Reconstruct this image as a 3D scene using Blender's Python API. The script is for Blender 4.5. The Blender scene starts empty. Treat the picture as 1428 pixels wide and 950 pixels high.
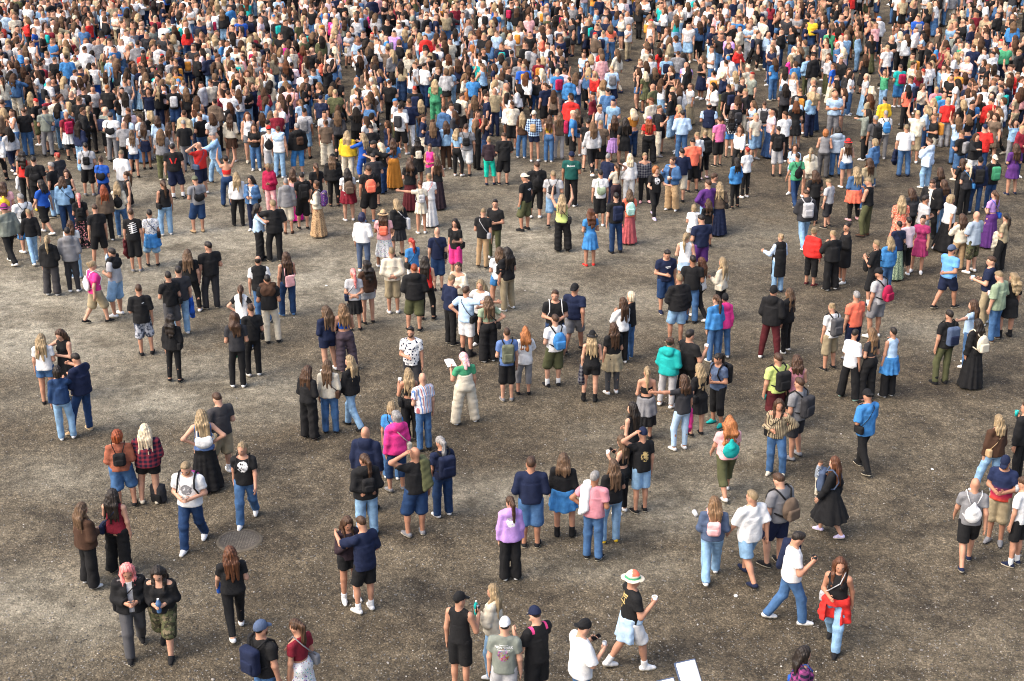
import bpy, math, random
import numpy as np
from mathutils import Vector, Matrix
from mathutils.bvhtree import BVHTree
S = bpy.context.scene; COL = S.collection
# ------------------------------------------------------------------ camera, sky, sun, exposure
cam = bpy.data.cameras.new('camera'); cam.sensor_width = 36; cam.lens = 2000.0*36/1428; cam.clip_end = 3000; cam.clip_start = .1
camo = bpy.data.objects.new('camera', cam); COL.objects.link(camo); camo.location = (0, 0, 13.5)
camo.rotation_euler = (math.pi/2 - 0.39269908169872414, 0, 0); S.camera = camo
SUN_EL, SUN_AZ = math.radians(48), math.radians(-118)          # azimuth clockwise from +Y
W = bpy.data.worlds.new('World'); S.world = W; W.use_nodes = True
nt = W.node_tree; bg = nt.nodes['Background']
sky = nt.nodes.new('ShaderNodeTexSky'); sky.sky_type = 'NISHITA'; sky.sun_disc = False
sky.sun_elevation = SUN_EL; sky.sun_rotation = SUN_AZ; sky.air_density = 1.0; sky.dust_density = 6.0; sky.ozone_density = 1.0
nt.links.new(sky.outputs[0], bg.inputs[0]); bg.inputs[1].default_value = .15
sl = bpy.data.lights.new('sun', 'SUN'); sl.energy = 0.65; sl.angle = math.radians(60); sl.color = (1, .96, .90)
so = bpy.data.objects.new('sun', sl); COL.objects.link(so)
so.rotation_euler = Vector((-math.sin(SUN_AZ)*math.cos(SUN_EL), -math.cos(SUN_AZ)*math.cos(SUN_EL), -math.sin(SUN_EL))).to_track_quat('-Z', 'Y').to_euler()
S.view_settings.view_transform = 'Standard'; S.view_settings.look = 'None'; S.view_settings.gamma = 1; S.view_settings.use_curve_mapping = False
S.view_settings.exposure = 1.25
S.cycles.filter_width = 1.1; S.cycles.max_bounces = 5; S.cycles.diffuse_bounces = 3; S.cycles.use_denoising = True

PAL = {'black':(0.011,0.011,0.012),
'char':(0.03,0.03,0.034),
'charcoal':(0.045,0.043,0.046),
'navy':(0.01,0.016,0.045),
'white':(0.72,0.72,0.71),
'cream':(0.62,0.56,0.44),
'grey':(0.2,0.2,0.21),
'lgrey':(0.42,0.42,0.43),
'dgrey':(0.075,0.075,0.08),
'azure':(0.045,0.19,0.44),
'royal':(0.018,0.09,0.42),
'blue':(0.055,0.125,0.255),
'skyblue':(0.13,0.34,0.68),
'lblue':(0.4,0.55,0.72),
'paleblue':(0.5,0.62,0.78),
'denim':(0.055,0.13,0.27),
'ldenim':(0.22,0.37,0.54),
'ddenim':(0.016,0.042,0.11),
'slate':(0.07,0.1,0.17),
'slateblue':(0.1,0.17,0.36),
'greyblue':(0.33,0.4,0.48),
'ink':(0.012,0.014,0.05),
'red':(0.62,0.03,0.025),
'wine':(0.2,0.015,0.028),
'crimson':(0.33,0.012,0.055),
'maroon':(0.085,0.014,0.018),
'rosered':(0.5,0.11,0.12),
'pink':(0.8,0.42,0.42),
'pinkw':(0.74,0.58,0.62),
'hot':(0.74,0.045,0.25),
'pinkh':(0.7,0.17,0.36),
'rose':(0.58,0.24,0.28),
'raspberry':(0.34,0.035,0.12),
'magenta':(0.6,0.012,0.26),
'lilac':(0.46,0.27,0.62),
'lilacw':(0.55,0.5,0.72),
'purple':(0.09,0.028,0.16),
'plum':(0.22,0.03,0.14),
'plumblack':(0.03,0.018,0.024),
'plumgrey':(0.075,0.055,0.07),
'yellow':(0.72,0.46,0.03),
'lime':(0.5,0.6,0.19),
'green':(0.06,0.3,0.15),
'dgreen':(0.01,0.075,0.065),
'teal':(0.012,0.36,0.34),
'turq':(0.01,0.52,0.38),
'mint':(0.42,0.7,0.6),
'olive':(0.085,0.09,0.042),
'sage':(0.26,0.33,0.22),
'sagegrey':(0.19,0.21,0.18),
'moss':(0.12,0.13,0.085),
'khaki':(0.33,0.27,0.17),
'tan':(0.46,0.31,0.17),
'taupe':(0.12,0.085,0.06),
'brown':(0.06,0.03,0.018),
'rust':(0.32,0.105,0.06),
'coral':(0.8,0.17,0.1),
'orange':(0.62,0.25,0.04),
'gold':(0.55,0.4,0.16)}
HAIR = {'dk': (0.017,0.012,0.009),'br': (0.055,0.028,0.015),'lbr': (0.115,0.068,0.038),'bl': (0.34,0.245,0.135),'plat': (0.58,0.47,0.32),'aub': (0.085,0.032,0.014),'red': (0.28,0.03,0.02),'rust': (0.2,0.045,0.014),'ging': (0.3,0.11,0.035),'pink': (0.75,0.22,0.2),'grey': (0.22,0.21,0.2),'ombre': (0.19,0.11,0.055),'ink': (0.012,0.014,0.045),'X': (0.09,0.06,0.045)}
rng = np.random.RandomState(11); random.seed(5)
# ------------------------------------------------------------------ figure builder
K = 0.013
def vec(*a): return np.array(a, dtype=np.float32)
def unit(v):
    v = np.array(v, dtype=np.float32); return v / np.linalg.norm(v)
def frame(z, x):                                   # columns: right, forward, up from an up axis and a rough right axis
    z = unit(z); y = unit(np.cross(z, x)); x = np.cross(y, z)
    return np.stack([x, y, z], 1)

# ---- primitives: ('c', a, b, ra, rb)  tapered capsule;  ('e', centre, R, radii)  ellipsoid
# ---- ('f', z0, z1, (rx0, ry0), (rx1, ry1), cx, cy, nfold, amp)  upright elliptic frustum;  ('b', centre, R, half, round)  rounded box
def prim_box(p):
    if p[0] == 'c':
        r = max(p[3], p[4]); return np.minimum(p[1], p[2]) - r, np.maximum(p[1], p[2]) + r
    if p[0] == 'e':
        h = np.abs(p[2]) @ p[3]; return p[1] - h, p[1] + h
    if p[0] == 'f':
        rx = max(p[3][0], p[4][0]) + p[8]; ry = max(p[3][1], p[4][1]) + p[8]
        return vec(p[5] - rx, p[6] - ry, p[1]), vec(p[5] + rx, p[6] + ry, p[2])
    h = np.abs(p[2]) @ p[3]; return p[1] - h, p[1] + h

def prim_dist(p, X, Y, Z):
    k = p[0]
    if k == 'c':
        a, b, ra, rb = p[1:5]; d = b - a; L2 = float(d @ d) + 1e-9
        px, py, pz = X - a[0], Y - a[1], Z - a[2]
        t = np.clip((px*d[0] + py*d[1] + pz*d[2]) / L2, 0, 1)
        return np.sqrt((px - t*d[0])**2 + (py - t*d[1])**2 + (pz - t*d[2])**2) - (ra + (rb - ra)*t)
    if k == 'e':
        c, R, r = p[1:4]; px, py, pz = X - c[0], Y - c[1], Z - c[2]
        q = [(px*R[0, i] + py*R[1, i] + pz*R[2, i]) for i in range(3)]
        k0 = np.sqrt(sum((q[i]/r[i])**2 for i in range(3))); k1 = np.sqrt(sum((q[i]/r[i]**2)**2 for i in range(3))) + 1e-9
        return k0*(k0 - 1)/k1
    if k == 'f':
        z0, z1, r0, r1, cx, cy, nf, am = p[1:9]
        t = np.clip((Z - z0)/(z1 - z0), 0, 1)
        rx = r0[0] + (r1[0] - r0[0])*t; ry = r0[1] + (r1[1] - r0[1])*t
        px, py = X - cx, Y - cy
        if nf:
            an = np.arctan2(py, px); w = am*(1 - t)*(np.sin(an*nf + 1.3*np.sin(an*3)) )
            rx = rx + w; ry = ry + w
        k0 = np.sqrt((px/rx)**2 + (py/ry)**2)
        d = (k0 - 1)*np.minimum(rx, ry)
        return np.maximum(d, np.maximum(z0 - Z, Z - z1))
    c, R, hf, rd = p[1:5]; px, py, pz = X - c[0], Y - c[1], Z - c[2]
    q = [np.abs(px*R[0, i] + py*R[1, i] + pz*R[2, i]) - (hf[i] - rd) for i in range(3)]
    return np.sqrt(sum(np.maximum(v, 0)**2 for v in q)) + np.minimum(np.maximum(np.maximum(q[0], q[1]), q[2]), 0) - rd

def surface(prims, h, grow=0.0, clips=(), wrinkle=0.0, seed=0, k=K, cut=(), strand=0.0):
    """prims: (prim, [half-space clips]) ; returns verts, quads of the zero surface of their smooth union"""
    k = max(k, h*0.55)
    m = grow + 4*k + h
    bx = [prim_box(p) for p, c in prims]
    lo = np.min([b[0] for b in bx], 0) - m - 2*h; hi = np.max([b[1] for b in bx], 0) + m + 2*h
    n = np.ceil((hi - lo)/h).astype(int) + 1
    F = np.zeros(n, np.float32)
    ax = [(lo[i] + h*np.arange(n[i])).astype(np.float32) for i in range(3)]
    for (p, cl), (b0, b1) in zip(prims, bx):
        i0 = np.maximum(((b0 - m - lo)/h).astype(int), 0); i1 = np.minimum(((b1 + m - lo)/h).astype(int) + 2, n)
        X = ax[0][i0[0]:i1[0], None, None]; Y = ax[1][None, i0[1]:i1[1], None]; Z = ax[2][None, None, i0[2]:i1[2]]
        d = prim_dist(p, X, Y, Z)
        for (nx, ny, nz, off) in cl: d = np.maximum(d, X*nx + Y*ny + Z*nz - off + grow)
        F[i0[0]:i1[0], i0[1]:i1[1], i0[2]:i1[2]] += np.exp(np.clip(-(d - grow)/k, -40, 40))
    D = -k*np.log(F + 1e-12)
    if wrinkle or clips or cut or strand:
        X, Y, Z = ax[0][:, None, None], ax[1][None, :, None], ax[2][None, None, :]
        if wrinkle:
            r = np.random.RandomState(seed); w = 0
            for q in range(4):
                a = r.normal(size=3)*[1, 1, .75]; a = a/np.linalg.norm(a)*r.uniform(26, 58)
                b = r.normal(size=3)*9
                w = w + np.sin(a[0]*X + a[1]*Y + a[2]*Z + 1.4*np.sin(b[0]*X + b[1]*Y + b[2]*Z + q) + r.uniform(0, 6))
            D = D + wrinkle*0.30*w
        if strand: D = D + strand*(np.sin(150*X + 40*Y + 9*Z + seed) + np.sin(-60*X + 140*Y + 12*Z + 2*np.sin(7*Z)))
        for p in cut: D = np.maximum(D, -prim_dist(p, X, Y, Z))
        for (nx, ny, nz, off) in clips: D = np.maximum(D, X*nx + Y*ny + Z*nz - off)
    return nets(D, lo, h)

CORN = np.array([[i, j, k] for i in (0, 1) for j in (0, 1) for k in (0, 1)])
EDG = [(a, b) for a in range(8) for b in range(a + 1, 8) if np.abs(CORN[a] - CORN[b]).sum() == 1]
def nets(D, lo, h):
    S = D < 0
    nx, ny, nz = D.shape
    c = sum(S[i:nx-1+i, j:ny-1+j, k:nz-1+k].astype(np.int8) for i, j, k in CORN)
    act = (c > 0) & (c < 8)
    I = np.argwhere(act); 
    if len(I) == 0: return np.zeros((0, 3), np.float32), np.zeros((0, 4), np.int32)
    idx = -np.ones(act.shape, np.int32); idx[act] = np.arange(len(I))
    val = np.stack([D[I[:, 0]+i, I[:, 1]+j, I[:, 2]+k] for i, j, k in CORN], 1)
    P = np.zeros((len(I), 3), np.float32); W = np.zeros(len(I), np.float32)
    for a, b in EDG:
        va, vb = val[:, a], val[:, b]; x = (va < 0) != (vb < 0)
        t = np.where(x, va/np.where(x, va - vb, 1), 0)[:, None]
        P += np.where(x[:, None], CORN[a] + (CORN[b] - CORN[a])*t, 0); W += x
    V = lo + h*(I + P/W[:, None])
    Q = []
    for d in range(3):
        e = [0, 0, 0]; e[d] = 1
        A = S[:nx-e[0], :ny-e[1], :nz-e[2]]; B = S[e[0]:, e[1]:, e[2]:]
        u, v = (d+1) % 3, (d+2) % 3
        E = np.argwhere(A != B)
        E = E[(E[:, u] > 0) & (E[:, v] > 0) & (E[:, u] < D.shape[u]-1) & (E[:, v] < D.shape[v]-1)]
        if len(E) == 0: continue
        du = np.zeros(3, int); du[u] = 1; dv = np.zeros(3, int); dv[v] = 1
        q = np.stack([idx[tuple((E - o).T)] for o in (du*0, du, du+dv, dv)], 1)
        flip = A[tuple(E.T)]
        q[~flip] = q[~flip][:, ::-1]
        Q.append(q)
    return V.astype(np.float32), np.concatenate(Q).astype(np.int32)

def tube(pts, rad, n=6):
    pts = [np.asarray(p, np.float32) for p in pts]; V = []; Q = []
    for i, p in enumerate(pts):
        t = unit(pts[min(i+1, len(pts)-1)] - pts[max(i-1, 0)])
        x = np.cross(t, vec(.31, .17, .93)); x = unit(x) if np.linalg.norm(x) > 1e-3 else vec(1, 0, 0); y = np.cross(t, x)
        for j in range(n):
            a = 2*math.pi*j/n; V.append(p + rad[i]*(math.cos(a)*x + math.sin(a)*y))
    for i in range(len(pts)-1):
        for j in range(n):
            a, b = i*n+j, i*n+(j+1) % n; Q.append((a, b, b+n, a+n))
    m = len(V); V += [pts[0], pts[-1]]
    F = Q + [(m, (j+1) % n, j, j) for j in range(n)] + [(m+1, (len(pts)-1)*n+j, (len(pts)-1)*n+(j+1) % n, (len(pts)-1)*n+(j+1) % n) for j in range(n)]
    return np.array(V, np.float32), np.array(F, np.int32)

def blob(c, R, r, nu=8, nv=5):
    V = []; Q = []
    for i in range(nv+1):
        th = math.pi*i/nv
        for j in range(nu):
            a = 2*math.pi*j/nu
            V.append(c + R @ (np.array([math.sin(th)*math.cos(a), math.sin(th)*math.sin(a), math.cos(th)])*r))
    for i in range(nv):
        for j in range(nu):
            a, b = i*nu+j, i*nu+(j+1) % nu; Q.append((a, a+nu, b+nu, b))
    return np.array(V, np.float32), np.array(Q, np.int32)

class Acc:
    """collects pieces and links them as one mesh"""
    def __init__(s): s.V = []; s.Q = []; s.M = []; s.n = 0
    def add(s, vq, mat=0):
        v, q = vq
        if len(v) == 0: return
        s.V.append(v); s.Q.append(q + s.n); s.M.append(np.full(len(q), mat, np.int32)); s.n += len(v)
    def data(s): return np.concatenate(s.V), np.concatenate(s.Q), np.concatenate(s.M)

def mesh_from(name, V, Q, M=None, smooth=True):
    me = bpy.data.meshes.new(name)
    tri = Q[:, 2] == Q[:, 3]
    cnt = np.where(tri, 3, 4).astype(np.int32)
    loops = Q.ravel()[np.repeat(~tri, 4) | (np.tile([True, True, True, False], len(Q)))] if tri.any() else Q.ravel()
    st = np.concatenate([[0], np.cumsum(cnt)[:-1]]).astype(np.int32)
    me.vertices.add(len(V)); me.vertices.foreach_set('co', np.ascontiguousarray(V, np.float32).ravel())
    me.loops.add(len(loops)); me.loops.foreach_set('vertex_index', np.ascontiguousarray(loops, np.int32))
    me.polygons.add(len(Q)); me.polygons.foreach_set('loop_start', st); me.polygons.foreach_set('loop_total', cnt)
    if M is not None: me.polygons.foreach_set('material_index', M)
    me.polygons.foreach_set('use_smooth', np.full(len(Q), smooth, bool))
    me.update(calc_edges=True); me.validate()
    return me

# ------------------------------------------------------------------ posing
ARM = {  # upper arm, forearm, palm normal ; right side, +x outward, +y forward
 'd': ((.17, -.03, -1), (.06, .16, -1)),  'D': ((.24, .05, -1), (.16, .10, -1)), 's': ((.34, -.16, -1), (-.22, .32, -1)),
 'f': ((.20, -.05, -1), (-.58, .85, .02)), 'F': ((.22, .12, -1), (-.30, .95, .22)),
 'p': ((.18, .22, -1), (-.42, .72, .62)),  'k': ((.30, .18, -1), (-.10, .70, .75)),
 'm': ((.30, .46, -.85), (-.62, .26, .95)), 'x': ((.16, .16, -1), (-1.0, .42, .10)),
 'b': ((.22, -.28, -1), (-.85, -.28, -.30)), 'h': ((.72, -.28, -.72), (-.78, .18, -.62)),
 'u': ((.85, .12, .55), (-.80, -.22, .50)), 'r': ((.42, .35, .85), (-.12, .16, 1)),
 'o': ((.95, .25, .05), (1, .30, .12)), 'g': ((.42, .72, -.35), (-.30, .92, .18)), 'e': ((.40, .30, -.9), (.25, .9, .1)),
}
LEG = {  # right thigh, right shin, left thigh, left shin (left given in mirrored coordinates)
 '0': ((.035, .01, -1), (.015, -.03, -1), (.035, .01, -1), (.015, -.03, -1)),
 '1': ((.0, .0, -1), (.0, -.02, -1), (.16, .16, -1), (.04, -.14, -1)),
 '2': ((.16, .16, -1), (.04, -.14, -1), (.0, .0, -1), (.0, -.02, -1)),
 '3': ((.01, .40, -1), (.01, .10, -1), (.0, -.20, -1), (.0, -.62, -1)),
 '4': ((.0, -.20, -1), (.0, -.62, -1), (.01, .40, -1), (.01, .10, -1)),
 '5': ((.17, .02, -1), (.12, -.03, -1), (.17, .02, -1), (.12, -.03, -1)),
 '6': ((.02, .02, -1), (.0, -.02, -1), (.30, .22, -1), (.26, .02, -1)),   # left leg far out
}
class Rig:
    def __init__(s, sex, pose):
        s.sex = sex; ar, al, lg, hd = pose[0], pose[1], pose[2], pose[3]
        w = sex == 'f'; s.w = w
        sc = .948 if w else 1.0; s.sc = sc
        s.hipx = .092 if w else .088; s.shx = (.158 if w else .188); s.top = 1.42*sc
        th, sh = .425*sc, .415*sc
        L = LEG[lg]
        def leg(a, b, sgn):
            a = unit(a)*[sgn, 1, 1]; b = unit(b)*[sgn, 1, 1]
            hip = vec(sgn*s.hipx, 0, 0); kn = hip + a*th; an = kn + b*sh
            return hip, kn, an
        R, Lf = leg(L[0], L[1], 1), leg(L[2], L[3], -1)
        z = .085 - min(R[2][2], Lf[2][2])
        up = vec(0, 0, z)
        s.legs = [tuple(p + up for p in R), tuple(p + up for p in Lf)]
        dz = z - .92*sc; s.dz = dz
        s.pel = vec(0, 0, z)
        s.walk = lg in '34'
        # feet
        s.feet = []
        for i, (hip, kn, an) in enumerate(s.legs):
            sg = 1 if i == 0 else -1
            lift = an[2] - .085
            pitch = -min(lift*5.5, 1.0) if lift > .02 else 0.0
            yaw = 0.24*sg if not s.walk else 0.08*sg
            fw = vec(math.sin(yaw)*math.cos(pitch), math.cos(yaw)*math.cos(pitch), math.sin(pitch))
            upv = unit(vec(0, 0, 1) - fw*fw[2]); s.feet.append((an, np.stack([np.cross(fw, upv), fw, upv], 1)))
        # arms
        s.arms = []
        ua, fa = .285*sc, .255*sc
        for i, c in enumerate((ar, al)):
            sg = 1 if i == 0 else -1
            a, b = ARM[c]; a = unit(a)*[sg, 1, 1]; b = unit(b)*[sg, 1, 1]
            if s.walk and c in 'dD': 
                f = -0.33 if (lg == '3') == (i == 0) else 0.33
                a = unit(a + vec(0, f, 0)); b = unit(b + vec(0, f + .12, 0))
            S = vec(sg*s.shx, 0, s.top + dz - (.035)*sc); E = S + a*ua; W = E + b*fa
            # hand frame: z = finger direction, x = across the palm
            side = vec(0, 1, 0) if c in 'dDs' else (vec(0, 0, 1) if c not in 'mur' else vec(0, 1, 0.2))
            if c in 'b': side = vec(0, 0, 1)
            HF = frame(b, side)            # columns x(across),y(palm normal),z(fingers)
            if HF[0, 1]*sg > 0: HF[:, 1] *= -1   # palm faces inward
            s.arms.append((S, E, W, HF, c, sg))
        # head
        yaw = {'l': .62, 'r': -.62, 'c': 0, 'd': 0.0, 'L': .3, 'R': -.3}[hd]; pit = -.42 if hd == 'd' else -.06
        cy, sy, cp, sp = math.cos(yaw), math.sin(yaw), math.cos(pit), math.sin(pit)
        Rz = np.array([[cy, -sy, 0], [sy, cy, 0], [0, 0, 1]], np.float32); Rx = np.array([[1, 0, 0], [0, cp, -sp], [0, sp, cp]], np.float32)
        s.HR = Rz @ Rx; s.neck = vec(0, -.005, 1.50*sc + dz)
        s.hs = .955 if not w else .925
    def H(s, x, y, z): return s.neck + s.HR @ (vec(x, y, z)*s.hs)     # head coordinates: origin at the neck pivot
    def torso(s, g=0):
        c, dz, w = s.sc, s.dz, s.w; P = []; I = np.eye(3, dtype=np.float32)
        def e(x, y, z, rx, ry, rz): P.append((('e', vec(x, y, z*c + dz), I, vec(rx, ry, rz)), []))
        if w:
            e(0, 0, 1.28, .135, .095, .19); e(0, .005, 1.10, .118, .088, .15); e(0, -.012, .955, .158, .112, .135)
            e(.062, .075, 1.275, .055, .052, .058); e(-.062, .075, 1.275, .055, .052, .058); e(.062, -.06, .92, .085, .075, .085); e(-.062, -.06, .92, .085, .075, .085)
        else:
            e(0, 0, 1.30, .162, .108, .19); e(0, .004, 1.10, .140, .100, .17); e(0, -.006, .955, .150, .108, .13)
            e(.07, .055, 1.32, .075, .055, .06); e(-.07, .055, 1.32, .075, .055, .06); e(.06, -.055, .93, .08, .07, .085); e(-.06, -.055, .93, .08, .07, .085)
        for sg in (1, -1):
            P.append((('c', vec(0, -.005, 1.445*c + dz), vec(sg*(s.shx-.012), -.005, s.top - .03*c + dz), .052, .050), []))
        return P
    def armp(s, i, r=1.0, upto=2.0, flare=0.0):
        S, E, W, HF, c, sg = s.arms[i]; k = (.86 if s.w else 1.0)*r; P = []
        t = min(upto, 1.0)
        d = unit(E - S); cl = [(d[0], d[1], d[2], float(d @ S) + float(np.linalg.norm(E - S))*t)] if upto < 1 else []
        P.append((('c', S, E, .055*k, (.043 + flare)*k), cl))
        if upto > 1:
            t = upto - 1; d = unit(W - E); cl = [(d[0], d[1], d[2], float(d @ E) + float(np.linalg.norm(W - E))*t)] if t < 1 else []
            P.append((('c', E, W, (.044 + flare*.5)*k, (.030 + flare)*k), cl))
        return P
    def legp(s, i, rt, rk, ra, upto=2.0):
        H, Kn, A = s.legs[i]; P = []
        d = unit(Kn - H); cl = [(d[0], d[1], d[2], float(d @ H) + float(np.linalg.norm(Kn - H))*upto)] if upto < 1 else []
        P.append((('c', H, Kn, rt, rk), cl))
        if upto > 1:
            d = unit(A - Kn); t = upto - 1; cl = [(d[0], d[1], d[2], float(d @ Kn) + float(np.linalg.norm(A - Kn))*t)] if t < .999 else [(d[0], d[1], d[2], float(d @ A) + .03)]
            P.append((('c', Kn, A, rk, ra), cl))
        return P
    def head(s):
        R = s.HR; q = s.hs
        def e(x, y, z, rx, ry, rz): return (('e', s.H(x, y, z), R, vec(rx, ry, rz)*q), [])
        P = [e(0, -.005, .155, .076, .096, .098), e(0, .028, .085, .060, .066, .074), e(0, .052, .045, .038, .036, .028),
             e(0, .094, .098, .013, .020, .022), e(0, .080, .065, .026, .016, .014), e(0, .078, .128, .05, .016, .012),
             e(.077, -.005, .10, .010, .020, .032), e(-.077, -.005, .10, .010, .020, .032)]
        nr = .047 if s.w else .058
        P.append((('c', s.neck + vec(0, -.012, -.07), s.H(0, -.012, .08), nr*1.05, nr), []))
        return P
    def body(s, h, fine=True):
        P = s.torso() + s.head()
        k = .9 if s.w else 1.0
        for i in (0, 1):
            P += s.armp(i)
            S, E, W, HF, c, sg = s.arms[i]
            P.append((('e', W + HF[:, 2]*.045, HF, vec(.040, .018, .052)*k), []))
            P += s.legp(i, .088*(1.02 if s.w else 1), .056, .040)
            H, Kn, A = s.legs[i]; CF = frame(Kn - A, vec(1, 0, 0)); m = Kn*.68 + A*.32 - CF[:, 1]*.014
            P.append((('e', m, CF, vec(.050, .053, .11)*k), []))
            an, FR = s.feet[i]
            P.append((('c', an + FR @ vec(0, -.03, -.045), an + FR @ vec(0, .12, -.058), .030, .022), []))
        acc = Acc(); acc.add(surface(P, h, k=.012))
        if fine:
            for i in (0, 1):
                S, E, W, HF, c, sg = s.arms[i]
                grip = c in 'pkm'
                for f in range(4):
                    x = (-.030 + .020*f); ln = (.070, .080, .075, .060)[f]*k
                    b = W + HF @ vec(x, 0, .075)*k
                    cu = (.75 if grip else .28) + .06*f
                    m1 = b + HF @ vec(x*.1, math.sin(cu*.5), math.cos(cu*.5))*ln*.5
                    e1 = m1 + HF @ vec(0, math.sin(cu*1.6), math.cos(cu*1.6))*ln*.5
                    acc.add(tube([b - HF[:, 2]*.02, m1, e1], [.0095*k, .009*k, .007*k], 5))
                b = W + HF @ vec(.026, .004, .030)*k
                acc.add(tube([b, b + HF @ vec(.028, .012, .026)*k, b + HF @ vec(.030, .020, .058)*k], [.013*k, .011*k, .008*k], 5))
            for sg in (1, -1):
                acc.add(blob(s.H(.031*sg, .091, .108), s.HR, np.array([.014, .006, .009])), 1)
                acc.add(blob(s.H(.031*sg, .0975, .108), s.HR, np.array([.0085, .0035, .0070])), 2)
                acc.add(blob(s.H(.033*sg, .0985, .127), s.HR, np.array([.021, .007, .0055])), 2)
            acc.add(blob(s.H(0, .1005, .062), s.HR, np.array([.023, .007, .0085])), 3)
        return acc.data()

# ------------------------------------------------------------------ clothes: each returns (V, Q, M)
def ell_frustum(rig, z0, z1, r0, r1, nf=0, am=0, cy=0):
    return (('f', z0, z1, r0, r1, 0.0, cy, nf, am), [])
def garment(rig, kind, h, seed=0, high=False):
    c, dz, w = rig.sc, rig.dz, rig.w
    zz = lambda z: z*c + dz
    P = []; grow = .010; clips = []; wr = .006
    hem = None
    def sleeves(upto, r, fl):
        for i in (0, 1): P.extend(rig.armp(i, r, upto, fl))
    bx, by = (.150, .112) if w else (.168, .122)
    if kind in ('tee', 'tank', 'crop', 'loose', 'long', 'hoodie', 'jacket', 'blouse', 'vest', 'coat', 'polo', 'strap', 'lvest'):
        P += rig.torso()
        hem = {'tee': .89, 'tank': .92, 'crop': 1.09, 'loose': .83, 'long': .90, 'hoodie': .86, 'jacket': .88, 'blouse': .90, 'vest': .88, 'coat': .50, 'lvest': .50, 'polo': .88, 'strap': 1.12}[kind]
        fx = {'loose': .030, 'hoodie': .035, 'jacket': .045, 'long': .016, 'blouse': .030, 'coat': .05, 'lvest': .05, 'tee': .020, 'polo': .020}.get(kind, 0)
        if kind not in ('crop', 'tank', 'strap'):
            P.append(ell_frustum(rig, zz(hem - .03), zz(1.26), (bx + fx, by + fx), (bx - .012 + fx*.6, by - .012 + fx*.6)))
        if kind == 'tank' : P.append(ell_frustum(rig, zz(hem - .03), zz(1.2), (bx + .014, by + .012), (bx - .02, by - .015)))
        grow = {'tank': .008, 'strap': .007, 'crop': .010, 'hoodie': .022, 'jacket': .026, 'coat': .026, 'long': .012, 'vest': .026, 'lvest': .03}.get(kind, .012)
        if kind in ('tee', 'polo'): sleeves(.62, 1.12, .010)
        elif kind == 'crop': sleeves(.55, 1.14, .008)
        elif kind == 'loose': sleeves(.92, 1.22, .022)
        elif kind == 'blouse': sleeves(1.9, 1.18, .014)
        elif kind == 'long': sleeves(1.97, 1.10, .008)
        elif kind == 'hoodie': sleeves(1.97, 1.08, .012)
        elif kind in ('jacket', 'coat'): sleeves(1.97, 1.08, .012)
        if kind == 'hoodie':
            P.append((('e', vec(0, -.085, zz(1.44)), np.eye(3, dtype=np.float32), vec(.105, .05, .085)), []))
            P.append((('c', vec(-.06, -.04, zz(1.49)), vec(.06, -.04, zz(1.49)), .04, .04), []))
        if kind in ('jacket', 'coat', 'polo', 'vest'):
            P.append((('c', vec(-.045, -.050, zz(1.48)), vec(.045, -.050, zz(1.48)), .020, .020), []))
        clips = [(0, 0, -1, -zz(hem))]
        if kind in ('tank',):
            clips += [(1, 0, .35, rig.shx - .005 + .35*zz(1.40)), (-1, 0, .35, rig.shx - .005 + .35*zz(1.40)), (0, .5, .87, .87*zz(1.462) + .03)]
        elif kind == 'strap':
            clips += [(0, -.45, .89, .89*zz(1.33)), (0, .45, .89, .89*zz(1.40))]
        elif kind in ('vest', 'lvest'):
            clips += [(1, 0, 0, rig.shx + .012), (-1, 0, 0, rig.shx + .012), (0, .4, .92, .92*zz(1.50) + .02)]
        else:
            sl = (.70, .71) if w and kind in ('blouse', 'crop') else (.55, .835) if w and kind != 'hoodie' else (.45, .89)
            clips += [(0, sl[0], sl[1], sl[1]*zz(1.505 if kind != 'hoodie' else 1.54) - sl[0]*.055)]
        wr = {'tank': .003, 'strap': .002, 'jacket': .009, 'hoodie': .007, 'loose': .009, 'blouse': .010, 'coat': .008}.get(kind, .007)
    elif kind in ('jeans', 'wide', 'skinny', 'shorts', 'bshorts', 'hot', 'capri', 'jogger'):
        T = rig.torso(); P += [p for p in T if p[0][0] == 'e' and p[0][1][2] < zz(1.0)]
        P.append((('e', vec(0, -.006, zz(.99)), np.eye(3, dtype=np.float32), vec(.148 if w else .146, .108, .10)), []))
        a = {'jeans': (.098, .075, .068, 2), 'wide': (.106, .094, .102, 2), 'skinny': (.094, .067, .051, 1.97), 'shorts': (.114, .102, 0, .93), 'bshorts': (.116, .102, .1, 1.10),
             'hot': (.108, .098, 0, .52), 'capri': (.098, .076, .070, 1.5), 'jogger': (.103, .080, .058, 2)}[kind]
        if rig.walk and kind == 'wide': a = (.106, .088, .098, 2)
        for i in (0, 1): P += rig.legp(i, a[0], a[1], a[2], a[3])
        clips = [(0, 0, 1, zz(1.065 if high else .985)), (0, 0, -1, -.02)]; grow = .006 if high else .003
        wr = {'skinny': .002, 'wide': .010}.get(kind, .006)
    elif kind in ('skirt', 'mini', 'midi', 'maxi', 'flare'):
        z0 = {'skirt': .52, 'mini': .68, 'midi': .38, 'maxi': .06, 'flare': .56}[kind]*c
        z0 = max(z0 + (dz if kind != 'maxi' else 0), .04)
        br = {'skirt': .20, 'mini': .185, 'midi': .24, 'maxi': .27, 'flare': .26}[kind] + (.10 if rig.walk else 0)
        P += [p for p in rig.torso() if p[0][0] == 'e' and p[0][1][2] < zz(1.0)]
        P.append(ell_frustum(rig, z0, zz(.95), (br, br*.92), (.165, .128), 11, .022 if kind != 'mini' else .008))
        P.append((('e', vec(0, -.004, zz(1.0)), np.eye(3, dtype=np.float32), vec(.135, .102, .10)), []))
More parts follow.
